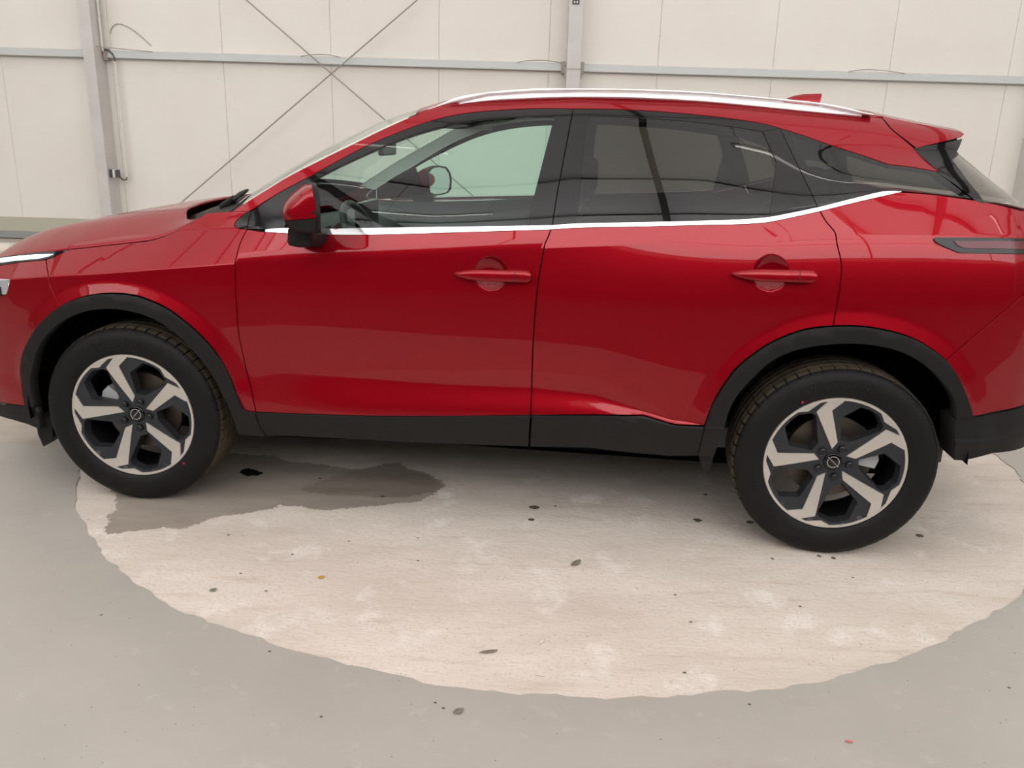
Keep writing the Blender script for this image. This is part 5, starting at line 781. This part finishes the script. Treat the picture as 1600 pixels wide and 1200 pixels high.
# tail spoiler: side cheeks on the body surface, top and underside spanning between them
spo = panel('tail_spoiler', 'spoiler_side', M['red'], car, gap=.001, th=.004, step=.02, flange=False)
spoiler = spo[0]
ST = np.array(SPOILER_TOP); SB = np.array(SPOILER_BOT)
def span(E, cx, cz, pw=2.3):
    def fn(f, v):
        k = np.linspace(0,1,len(E)); x, w, z = (np.interp(v, k, E[:,i]) for i in range(3)); g = 1-np.abs(f)**pw
        return np.stack([x+cx(v)*g, f*np.abs(w), z+cz(v)*g], -1)
    return fn
sp_top = sheet(span(ST, lambda v: .055*v, lambda v: .040-.012*v), 41, 14, 'spoiler_top', M['red'], spoiler)
sp_bot = sheet(span(SB, lambda v: .055*v, lambda v: .02+.008*v), 41, 8, 'spoiler_underside', M['gloss_black'], spoiler)
EDG = np.array([ST[-1], SB[-1]])
sheet(span(EDG, lambda v: .055+0*v, lambda v: .028+0*v), 41, 3, 'spoiler_edge', M['red'], spoiler)
bl = MB().box(-.17,.17,-.006,.006,-.005,.005).build('brake_light', M['lamp_red'], spoiler); bl.location = (3.083,0,1.525); bl.rotation_euler = (0,0,math.pi/2)
# tailgate
SQE = S_END-.62
def on_chart(S, Z, e=0.): return chart(S, Z, e, False)
def tail_part(name, m, s0, s1, zlo, zhi, e=0., parent=car, ns=24, nz=14, th=.012):
    S = np.linspace(s0, s1, ns); P = []
    full = np.concatenate([S, (2*S_END-S)[::-1][1:]])
    b = MB(); V = []; F = []
    for s in full:
        sg = 1 if s <= S_END else -1; ss = s if s <= S_END else 2*S_END-s
        lo = zlo(ss) if callable(zlo) else zlo; hi = zhi(ss) if callable(zhi) else zhi
        Z = np.linspace(lo, hi, nz); q = on_chart(np.full(nz, ss), Z, e)
        if sg < 0: q[:,1] *= -1
        V += [tuple(r) for r in q]
    k = len(full)
    F = [(i*nz+j,(i+1)*nz+j,(i+1)*nz+j+1,i*nz+j+1) for i in range(k-1) for j in range(nz-1)]
    o = MB().add(V,F).build(name, m, parent, 60)
    if th: s_ = o.modifiers.new('thickness','SOLIDIFY'); s_.thickness = th; s_.offset = -1
    return o
gate = tail_part('tailgate', M['red'], SQE+.004, S_END, .803, lambda s: 1.247)
tail_part('tailgate_lamp', M['lamp_dark'], SQE+.006, S_END-.24, 1.10, 1.17, .006, gate, 12, 5)
RS = np.array(REAR_EDGE)
rg = sheet(span(RS, lambda v: np.interp(v,[0,1],[.35,.16]), lambda v: np.interp(v,[0,1],[-.02,.035]), 2.6), 41, 14, 'rear_screen', M['glass_tint'], gate)
side = panel('tailgate_side_trim', 'tailgate_side_trim', M['gloss_black'], gate, e=.001, gap=-.004, th=.02)
plate = MB().box(3.438,3.446,-.26,.26,.86,.97).build('number_plate', M['chip_white'], gate)
# front grille, V-shaped bright bars
MB().prism([(-.60,.45),(.60,.45),(.50,.86),(-.50,.86)], 0, .03)
gv = []
S = np.linspace(-.50,.50,31)
b = MB(); V = []; F = []
for s in S:
    q = on_chart(np.full(9, abs(s)), np.linspace(.50,.86,9), -.012)
    if s > 0: q[:,1] *= -1
    V += [tuple(r) for r in q]
F = [(i*9+j,(i+1)*9+j,(i+1)*9+j+1,i*9+j+1) for i in range(30) for j in range(8)]
grille = MB().add(V,F).build('grille', M['gloss_black'], car, 60)
for sg in (-1,1):
    P = []
    for t_ in np.linspace(0,1,10):
        s = .16+.32*t_; q = on_chart(np.array(s), np.array(.55+.29*t_), .004); P.append((float(q[0]), sg*float(q[1]), float(q[2])))
    MB().tube(P, .013, 8).build('grille_bar', M['chrome'], grille, 60)
for z in (.58,.64,.70,.76,.82):
    P = []
    for s in np.linspace(-.46,.46,21):
        q = on_chart(np.array(abs(s)), np.array(z), -.006); P.append((float(q[0]), (-1 if s > 0 else 1)*float(q[1]), float(q[2])))
    MB().tube(P, .006, 6).build('grille_slat', M['lug'], grille, 60)

# ---- door handles
def handle(sc, zc, ln, hh, end_l=True):
    R = []; n = 26; S0 = float(s_of_x(sc))
    for t_ in np.linspace(0,1,n):
        s = S0+(t_-.475)*ln
        tp = math.sin(min(t_/.42,1)*math.pi/2)**.8 if t_ < .42 else 1.
        te = 1-max(0,(t_-.955)/.045)**2*.45
        h = max(hh*(.18+.82*tp)*te, .003); zz = zc-.004+(t_-.5)*.004
        eo = .006+.022*math.sin(math.pi*min(max(t_,.0),1.))**.45 if t_ < .8 else .006+.022*math.sin(math.pi*.8)**.45*1.0
        R.append((s, zz, h, eo))
    rings = []
    for s, zz, h, eo in R:
        ring = []
        for a in np.linspace(0,2*math.pi,16,endpoint=False):
            ca, sa = math.cos(a), math.sin(a); dz = h*math.copysign(abs(sa)**.75, sa); de = eo+ (.010*ca if ca > 0 else .008*ca)
            ring.append(tuple(float(c) for c in on_chart(np.array(s), np.array(zz+dz), de)))
        rings.append(ring)
    return rings
for dd, (hx,hz), keyhole in ((doors_f, HANDLES[0], True), (doors_r, HANDLES[1], False)):
    rg_ = handle(hx, hz, .272, .0205)
    both(lambda: MB().rings(rg_), 'door_handle', M['red'], dd, 50)
    k = [q for q in rg_[20]]
    both(lambda: MB().tube([k[i % 16] for i in range(-4,5)], .0010, 5), 'handle_split', M['seal'], dd, 60)
    if keyhole:
        s = float(s_of_x(hx))+.122; c0 = on_chart(np.array(s), np.array(hz-.003), .026); c1 = on_chart(np.array(s), np.array(hz-.003), .0295)
        MB().tube([c0,c1], .0062, 14).build('lock_barrel', M['alloy'], dd[0], 50)
        c2 = on_chart(np.array(s), np.array(hz-.003), .0302)
        MB().box(-.0008,.0008,-.0006,.0006,-.0035,.0035).build('key_slot', M['lug'], dd[0]).location = tuple(c2)

# ---- wing mirrors: loft of side outlines across the width
MIR = np.array([(.837,1.276),(.817,1.271),(.795,1.258),(.765,1.234),(.744,1.213),(.732,1.191),(.731,1.171),(.736,1.155),(.745,1.135),(.771,1.119),(.812,1.116),(.841,1.118),(.848,1.161),(.846,1.233)])
MSH = lambda y: -(y+1.08)*.40      # the housing is swept towards the cabin
def mirror_loft():
    c = np.array([.842,1.196]); R = []
    lp = catmull([tuple(q) for q in MIR]+[tuple(MIR[0])], 4)[:-1]
    st = catmull([(-.905,.80),(-.93,.93),(-.97,.99),(-1.03,1.0),(-1.075,.985),(-1.10,.94),(-1.118,.85),(-1.127,.68),(-1.130,.40)], 3)
    for y, sc in st: R.append([(c[0]+(x-c[0])*sc+MSH(y), y, c[1]+(z-c[1])*sc) for x,z in lp])
    return R
def mirror_split(up):
    R = mirror_loft(); b = MB(); b.rings(R); me = b.mesh('t'); bm = bmesh.new(); bm.from_mesh(me)
    geom = bm.verts[:]+bm.edges[:]+bm.faces[:]
    bmesh.ops.bisect_plane(bm, geom=geom, plane_co=(.75,0,1.160 if up else 1.158), plane_no=(-.13,0,1), clear_inner=up, clear_outer=not up)
    bm.verts.ensure_lookup_table(); bm.verts.index_update(); o = MB(); o.add([v.co for v in bm.verts], [[v.index for v in f.verts] for f in bm.faces]); bm.free(); bpy.data.meshes.remove(me)
    return o
mirs = both(lambda: mirror_split(False), 'wing_mirror', M['plastic'], car, 40)
both(lambda: mirror_split(True), 'mirror_cap', M['red'], mirs, 40)
def bezel():
    R = []
    MF = [(y, z) for y, z in ((-.905,1.24),(-.93,1.262),(-.97,1.277),(-1.03,1.279),(-1.09,1.268),(-1.122,1.235),(-1.130,1.19),(-1.122,1.145),(-1.09,1.121),(-1.03,1.113),(-.96,1.113),(-.915,1.13))]
    for dx, k in ((.828,.985),(.836,1.01),(.850,1.0),(.858,.97),(.858,.91),(.850,.885)):
        R.append([(dx+MSH(y)+.006*(1.2-z)/.08*.5, -1.02+(y+1.02)*k, 1.195+(z-1.195)*k) for y,z in MF])
    return MB().rings(R, caps=False)
both(bezel, 'mirror_bezel', M['plastic'], mirs, 50)
def mglass():
    MF = [(-.905,1.24),(-.93,1.262),(-.97,1.277),(-1.03,1.279),(-1.09,1.268),(-1.122,1.235),(-1.130,1.19),(-1.122,1.145),(-1.09,1.121),(-1.03,1.113),(-.96,1.113),(-.915,1.13)]
    V = [(.850+MSH(y)+.006*(1.2-z)/.08*.5, -1.02+(y+1.02)*.9, 1.195+(z-1.195)*.9) for y,z in MF]
    return MB().add(V+[(x-.004,y,z) for x,y,z in V], [tuple(range(12)),tuple(range(12,24))[::-1]]+[(i,i+12,(i+1)%12+12,(i+1)%12) for i in range(12)])
both(mglass, 'mirror_glass', M['mirror'], mirs)
def foot():
    F = [(.722,1.122),(.718,1.075),(.724,1.062),(.745,1.058),(.785,1.058),(.802,1.066),(.810,1.085),(.812,1.122)]
    R = []
    for y, k in ((-.86,1.25),(-.90,1.12),(-.95,1.02),(-1.0,.98),(-1.025,.90),(-1.035,.72)):
        R.append([(.765+(x-.765)*k, y, 1.122+(z-1.122)*k) for x,z in F])
    return MB().rings(R)
both(foot, 'mirror_foot', M['plastic'], mirs, 40)
both(lambda: MB().tube([(.762,-1.1265,1.145),(.762,-1.131,1.145)], .0045, 10), 'mirror_camera', M['gloss_black'], mirs, 40)

# ---- underside, wheel wells
MB().box(.5,2.1,-.72,.72,.34,.40).box(-.62,3.0,-.53,.53,.19,.40).build('underbody', M['under'], car)
def well(cx):
    b = MB(); R = []
    r = .455; A = np.linspace(math.radians(-2 if cx < 1 else 3),math.radians(186 if cx < 1 else 181),40)
    for y in (-.87,-.56): R.append([(cx+r*math.cos(a), y, WH_Z+r*math.sin(a)) for a in A])
    b.rings(R, caps=False, closed=False)
    b.add([(cx+r*math.cos(a), -.56, WH_Z+r*math.sin(a)) for a in A], [tuple(range(40))])
    return b
both(lambda: well(0.), 'wheel_well', M['under'], car, 60); both(lambda: well(WB), 'wheel_well', M['under'], car, 60)
both(lambda: MB().prism([(-.504,.30),(-.50,.202),(-.484,.149),(-.438,.19),(-.42,.30)], -.78, -.70), 'splash_guard', M['plastic'], arch_f)
both(lambda: MB().prism([(2.186,.352),(2.24,.358),(2.234,.301),(2.224,.288),(2.204,.304)], -.885, -.70), 'splash_guard', M['plastic'], arch_r)

# ---- wheels
def pol(r, d): a = math.radians(d); return (r*math.cos(a), r*math.sin(a))
def dish(r): return .026*(1-min(max((r-.05)/.17,0),1))**1.3
def arc(r, d0, d1, n=6): return [pol(r, d) for d in np.linspace(d0, d1, n)]
def dens(P, h=.014):
    out = []
    for i in range(len(P)):
        a, b = np.array(P[i]), np.array(P[(i+1)%len(P)]); k = max(1, int(np.linalg.norm(b-a)/h))
        out += [tuple(a+(b-a)*t_) for t_ in np.linspace(0,1,k,endpoint=False)]
    return out
SPOKE = arc(.2465,101,90.5,5)+[pol(.236,90.0),pol(.204,100.1),pol(.077,86.5),pol(.050,101.4),pol(.211,114.5)]
FACET = arc(.2465,105.4,131.5,9)+[pol(.224,121.3)]
OPEN = [pol(.226,74.5),pol(.229,66),pol(.229,58),pol(.212,47.0),pol(.196,43.8),pol(.092,60),pol(.088,82),pol(.175,89.1)]
def inside(P, q):
    c = False; n = len(P)
    for i in range(n):
        (x0,y0),(x1,y1) = P[i], P[(i+1)%n]
        if (y0 > q[1]) != (y1 > q[1]) and q[0] < (x1-x0)*(q[1]-y0)/(y1-y0)+x0: c = not c
    return c
def rot(P, d): c, s = math.cos(math.radians(d)), math.sin(math.radians(d)); return [(x*c-z*s, x*s+z*c) for x,z in P]
def plate2d(P, y_top, depth, draft=0., extra=()):
    """a solid plate with outline P (x,z), face at y_top(r), flat sides"""
    P = dens(P); vs = [Vector(q) for q in P]+[Vector(q) for q in extra]; n = len(P)
    co, _, fs, *_r2 = delaunay_2d_cdt(vs, [(i,(i+1)%n) for i in range(n)], [], 1, 1e-6)
    b = MB(); V = [(q.x, y_top(q.length), q.y) for q in co]
    b.add(V, [tuple(f) for f in fs if inside(P, ((co[f[0]].x+co[f[1]].x+co[f[2]].x)/3, (co[f[0]].y+co[f[1]].y+co[f[2]].y)/3))])
    top = [(x, y_top(math.hypot(x,z)), z) for x,z in P]
    c = np.mean(P, axis=0)
    low = [(x+(x-c[0])*draft, y_top(math.hypot(x,z))+depth, z+(z-c[1])*draft) for x,z in P]
    b.add(top+low, [(i,n+i,n+(i+1)%n,(i+1)%n) for i in range(n)])
    return b
def wheel_meshes():
    W = {}
    W['spoke'] = plate2d(SPOKE, lambda r: dish(r)-.0045, .010, .02).mesh('spoke_face')
    W['facet'] = plate2d(FACET, lambda r: dish(r)-.0035, .008, .02).mesh('rim_facet')
    # dark structure with five openings
    opens = [dens(rot(OPEN, 72*k)) for k in range(5)]; vs = []; ed = []
    outer = [pol(.2445, d) for d in np.linspace(0,360,120,endpoint=False)]
    for L_ in [outer]+opens:
        k = len(vs); vs += [Vector(q) for q in L_]; ed += [(k+i,k+(i+1)%len(L_)) for i in range(len(L_))]
    for r in (.03,.06,.10,.14,.18,.215):
        vs += [Vector(pol(r, d+3)) for d in np.linspace(0,360,int(r*240)+8,endpoint=False) if not any(inside(o, pol(r,d+3)) for o in opens)]
    co, _, fs, *_r2 = delaunay_2d_cdt(vs, ed, [], 0, 1e-6)
    b = MB(); fs = [f for f in fs if not any(inside(o, tuple(sum((co[i] for i in f), Vector((0,0)))/3)) for o in opens)]
    b.add([(q.x, dish(q.length), q.y) for q in co], [tuple(f) for f in fs])
    for o in opens:
        n = len(o); c = np.mean(o, axis=0)
        b.add([(x,dish(math.hypot(x,z)),z) for x,z in o]+[(x+(c[0]-x)*.10,dish(math.hypot(x,z))+.034,z+(c[1]-z)*.10) for x,z in o], [(i,(i+1)%n,n+(i+1)%n,n+i) for i in range(n)])
    b.lathe([(.2445,0),(.240,.012)], 96)
    W['barrel'] = MB().lathe([(.240,.010),(.236,.03),(.226,.05),(.222,.17),(.24,.19)], 96).mesh('rim_barrel', 50)
    W['rim'] = b.mesh('wheel', 32, 1e-5)
    W['lip'] = MB().lathe([(.2385,-.0015),(.2395,-.0045),(.2475,-.0055),(.2500,-.003),(.2500,.008),(.240,.014)], 144).mesh('rim_lip', 50)
    # tyre
    prof = [(.2485,.004),(.252,-.006),(.262,-.012),(.280,-.0155),(.300,-.0165),(.318,-.0145),(.334,-.010),(.345,-.003),(.3525,.006)]
    nprof = len(prof)
    tr = [(.3565,.014),(.3575,.044),(.3575,.0445),(.3505,.0465),(.3505,.053),(.3585,.055),(.3590,.085),(.3515,.087),(.3515,.095),(.3595,.097),(.3595,.125),(.3515,.127),(.3515,.135),(.3590,.137),(.3585,.165),(.3505,.167),(.3505,.174),(.3575,.176),(.3560,.205)]
    inner = [(.350,.214),(.335,.226),(.30,.232),(.265,.226),(.2485,.212)]
    full = prof+tr+inner; n = 728; V = []; F = []; m_ = len(full)
    for k in range(n):
        a = 2*math.pi*k/n; ca, sa = math.cos(a), math.sin(a); ph = k % 14
        for i, (r, h) in enumerate(full):
            rr = r
            if ph == 0 and (nprof-1 <= i <= nprof+1 or m_-len(inner)-2 <= i <= m_-len(inner)): rr -= .0075 if i > nprof-1 else .004
            x, z = rr*ca, rr*sa
            if z < -WH_Z: z = -WH_Z+(z+WH_Z)*.0
            V.append((x, h-(0.004*max(0,-sa-.9)/.1 if h < .1 else 0), z))
    for k in range(n):
        k2 = (k+1) % n
        for i in range(m_-1): F.append((k*m_+i, k*m_+i+1, k2*m_+i+1, k2*m_+i))
    me = MB().add(V,F).mesh('tyre', 35); me.materials.append(M['rubber']); me.materials.append(M['tread'])
    for pgn in me.polygons:
        r = math.hypot(pgn.center.x, pgn.center.z)
        if pgn.center.y > .006 and pgn.center.y < .21 and r > .3505 and (math.degrees(math.atan2(pgn.center.z, pgn.center.x)) % 360)/360*728 % 14 > 1: pgn.material_index = 1
    W['tyre'] = me
    W['disc'] = MB().lathe([(.0,.060),(.078,.060),(.080,.082),(.156,.082),(.156,.106),(.05,.106)], 64).mesh('brake_disc', 40)
    cal = MB(); R = []
    for y in (.075,.16):
        R.append([pol(r, d) for r, d in ((.098,-24),(.160,-24),(.168,-12),(.168,12),(.160,24),(.098,24),(.088,0))])
    cal.add([(x,.055,z) for x,z in R[0]]+[(x,.165,z) for x,z in R[1]], [tuple(range(7)),tuple(range(7,14))[::-1]]+[(i,i+7,(i+1)%7+7,(i+1)%7) for i in range(7)])
    W['caliper'] = cal.mesh('caliper')
    W['lug'] = MB().tube([(0,0,0),(0,-.004,0),(0,-.012,0),(0,-.0145,0)], [.0125,.0118,.0112,.008], 12).mesh('lug_nut', 40)
    W['pocket'] = MB().lathe([(.0195,-.0012),(.0185,-.0020),(.0165,-.0012),(.0150,.0005),(.0,.0005)], 24).mesh('lug_recess', 50)
    W['cap'] = MB().lathe([(.0,-.003),(.028,-.003),(.032,-.001),(.0335,.004),(.0335,.014)], 48).mesh('centre_cap', 50)
    # badge: two arcs, a bar and the letters
    bd = MB()
    for d0, d1 in ((14,166),(194,346)):
        R = []
        for d in np.linspace(d0, d1, 24):
            c, s = math.cos(math.radians(d)), math.sin(math.radians(d)); R.append([(r*c, y, r*s) for r, y in ((.0192,-.003),(.0192,-.0046),(.0218,-.0046),(.0218,-.003))])
        bd.rings(R)
    bd.box(-.0255,-.0175,-.0046,-.003,-.002,.002).box(.0175,.0255,-.0046,-.003,-.002,.002)
    W['badge'] = bd.mesh('badge')
    return W
def text_mesh(txt, size, depth):
    cu = bpy.data.curves.new('t','FONT'); cu.body = txt; cu.size = size; cu.extrude = depth; cu.align_x = 'CENTER'; cu.align_y = 'CENTER'; cu.resolution_u = 3
    o = bpy.data.objects.new('t', cu); COL.objects.link(o); dg = bpy.context.evaluated_depsgraph_get(); dg.update()
    me = bpy.data.meshes.new_from_object(o.evaluated_get(dg)); bpy.data.objects.remove(o, do_unlink=True); return me
def ring_text(txt, size, r0, deg, stretch=1., y=-.0165):
    me = text_mesh(txt, size, .0011)
    bm = bmesh.new(); bm.from_mesh(me); bmesh.ops.subdivide_edges(bm, edges=[e for e in bm.edges if e.calc_length() > size*.5], cuts=2); 
    for v in bm.verts:
        a = math.radians(deg)-v.co.x*stretch/r0; r = r0+v.co.y; yy = y-v.co.z
        v.co = (r*math.cos(a), yy, r*math.sin(a))
    bm.to_mesh(me); bm.free(); me.update(); return me
W = wheel_meshes()
W['badge_text'] = text_mesh('NISSAN', .0078, .0006)
for v in W['badge_text'].vertices: v.co = (v.co.x*1.15, -.0040-v.co.z, v.co.y)
W['letter_a'] = ring_text('BRIDGESTONE', .034, .300, 96, 1.15)
W['letter_b'] = ring_text('235/55R18', .016, .294, 200, 1.1)
W['letter_c'] = ring_text('JAPAN', .020, .300, -118, 1.1)
def wheel(x, sg, steer, cap_rot, dot_deg, letters):
    o = obj('wheel', W['rim'], M['alloy_dark'], car); o.location = (x, sg*.885, WH_Z); o.rotation_euler = (0, 0, steer if sg < 0 else math.pi+steer)
    obj('rim_lip', W['lip'], M['alloy'], o); obj('rim_barrel', W['barrel'], M['lug'], o); obj('tyre', W['tyre'], None, o)
    for k in range(5):
        for nm, key, mm in (('spoke_face','spoke','alloy'),('rim_facet','facet','alloy')):
            q = obj(nm, W[key], M[mm], o); q.rotation_euler = (0, -math.radians(72*k), 0)
        lx, lz = pol(.0572, 137+72*k)
        q = obj('lug_nut', W['lug'], M['lug'], o); q.location = (lx, dish(.057)+.002, lz)
        q = obj('lug_recess', W['pocket'], M['alloy_dark'], o); q.location = (lx, dish(.057)-.0005, lz)
    cp = obj('centre_cap', W['cap'], M['gloss_black'], o); cp.location = (0, dish(.03)-.004, 0)
    q = obj('badge', W['badge'], M['logo'], o); q.location = (0, dish(.03)-.004, 0); q.rotation_euler = (0, math.radians(cap_rot), 0)
    q = obj('badge_lettering', W['badge_text'], M['logo'], o); q.location = (0, dish(.03)-.004, 0); q.rotation_euler = (0, math.radians(cap_rot), 0)
    d = obj('brake_disc', W['disc'], M['disc'], o)
    q = obj('caliper', W['caliper'], M['caliper'], o); q.rotation_euler = (0, -math.radians(165 if x < 1 else 14), 0)
    obj('sidewall_lettering', W['letter_a'], M['letter'], o); obj('size_lettering', W['letter_b'], M['letter'], o); obj('small_lettering', W['letter_c'], M['letter'], o)
    dx, dz = pol(.268, dot_deg)
    MB().tube([(dx,-.0115,dz),(dx,-.0140,dz)], .0042, 10).build('paint_dot', M['red_dot'], o)
    MB().tube([(0,.10,0),(0,.40,0)], [.05,.035], 16).build('axle_stub', M['under'], o, 50)
    return o
wheel(0., -1, .0253, -48, -43, True); wheel(WB, -1, 0., 42, 122, True); wheel(0., 1, .0253, 10, 20, True); wheel(WB, 1, 0., 70, 140, True)

# ---- interior
dash = MB()
R = []
for y in np.linspace(-.70,.70,21):
    k = 1-abs(y/.70)**4*.25; hump = .045*math.exp(-((y+.37)/.16)**4)
    R.append([(.34,y,.95),(.38,y,1.06*k),(.50,y,1.075+hump*.4),(.64,y,1.065+hump),(.70,y,1.04+hump),(.73,y,.99),(.72,y,.86),(.68,y,.70),(.42,y,.62)])
dash.rings(R); dashboard = dash.build('dashboard', M['trim_dark'], car, 40)
MB().box(.70,.72,-.19,.12,1.03,1.15).build('centre_screen', M['gloss_black'], dashboard, bevel=.004)
sw = MB(); R = []
for a in np.linspace(0,2*math.pi,40,endpoint=False):
    c = Vector((0, .18*math.cos(a), .175*math.sin(a))); rd = c.normalized()
    R.append([c+.0155*(math.cos(t_)*rd+math.sin(t_)*Vector((1,0,0))) for t_ in np.linspace(0,2*math.pi,10,endpoint=False)])
sw.rings(R+[R[0]], caps=False); swh = sw.build('steering_wheel', M['lug'], car, 60); swh.location = (.80,-.37,1.0); swh.rotation_euler = (0, math.radians(-24), 0)
MB().tube([(-.01,0,0),(.02,0,0)], [.075,.065], 20).build('hub', M['trim_dark'], swh, 40)
for a in (0,180,270): MB().bar((0,0,0), (0,.17*math.cos(math.radians(a)),.17*math.sin(math.radians(a))), .045, .02, (1,0,0)).build('spoke', M['trim_dark'], swh)
MB().tube([(-.25,0,-.02),(0,0,0)], .035, 12).build('column_shroud', M['trim_dark'], swh, 60)
def seat(x, y, w_, rear=False):
    R = []
    for t_, zz in zip(np.linspace(0,1,9), np.linspace(.62,1.17,9)):
        xx = x+.21*t_; hw = w_/2*(1-.22*t_**2); th = .075-.025*t_
        R.append([(xx-th,y-hw*.8,zz),(xx-th*1.25,y-hw,zz),(xx+th*.6,y-hw,zz),(xx+th,y-hw*.6,zz),(xx+th,y+hw*.6,zz),(xx+th*.6,y+hw,zz),(xx-th*1.25,y+hw,zz),(xx-th,y+hw*.8,zz),(xx-th*.7,y,zz)])
    b = MB().rings(R).build('seat_back' if not rear else 'rear_seat_back', M['seat'], car, 60)
    MB().box(x-.50,x+.02,y-w_/2,y+w_/2,.50,.64).build('cushion', M['seat'], b, bevel=.03)
    for yy in ((y,) if not rear else (y-.42,y,y+.42)):
        h = MB().box(x+.19,x+.27,yy-.12,yy+.12,1.20,1.36).build('headrest', M['seat'], b, bevel=.03)
        MB().tube([(x+.22,yy-.05,1.14),(x+.23,yy-.05,1.21)], .006, 6).build('post', M['alloy'], b)
for y in (-.37,.37): seat(1.47, y, .50)
seat(2.42, 0, 1.22, True)
MB().box(.3,3.1,-.70,.70,.32,.40).build('cabin_floor', M['trim_dark'], car)
rv = MB().box(-.012,.012,-.12,.12,-.035,.035).build('interior_mirror', M['lug'], car, bevel=.01); rv.location = (.80,.0,1.385)
MB().tube([(0,0,.03),(.03,0,.10)], .012, 8).build('stem', M['lug'], rv)
for y in (-.37,.37):
    MB().box(1.02,1.20,y-.16,y+.16,1.475,1.488).build('sun_visor', M['trim_grey'], roof, bevel=.004)
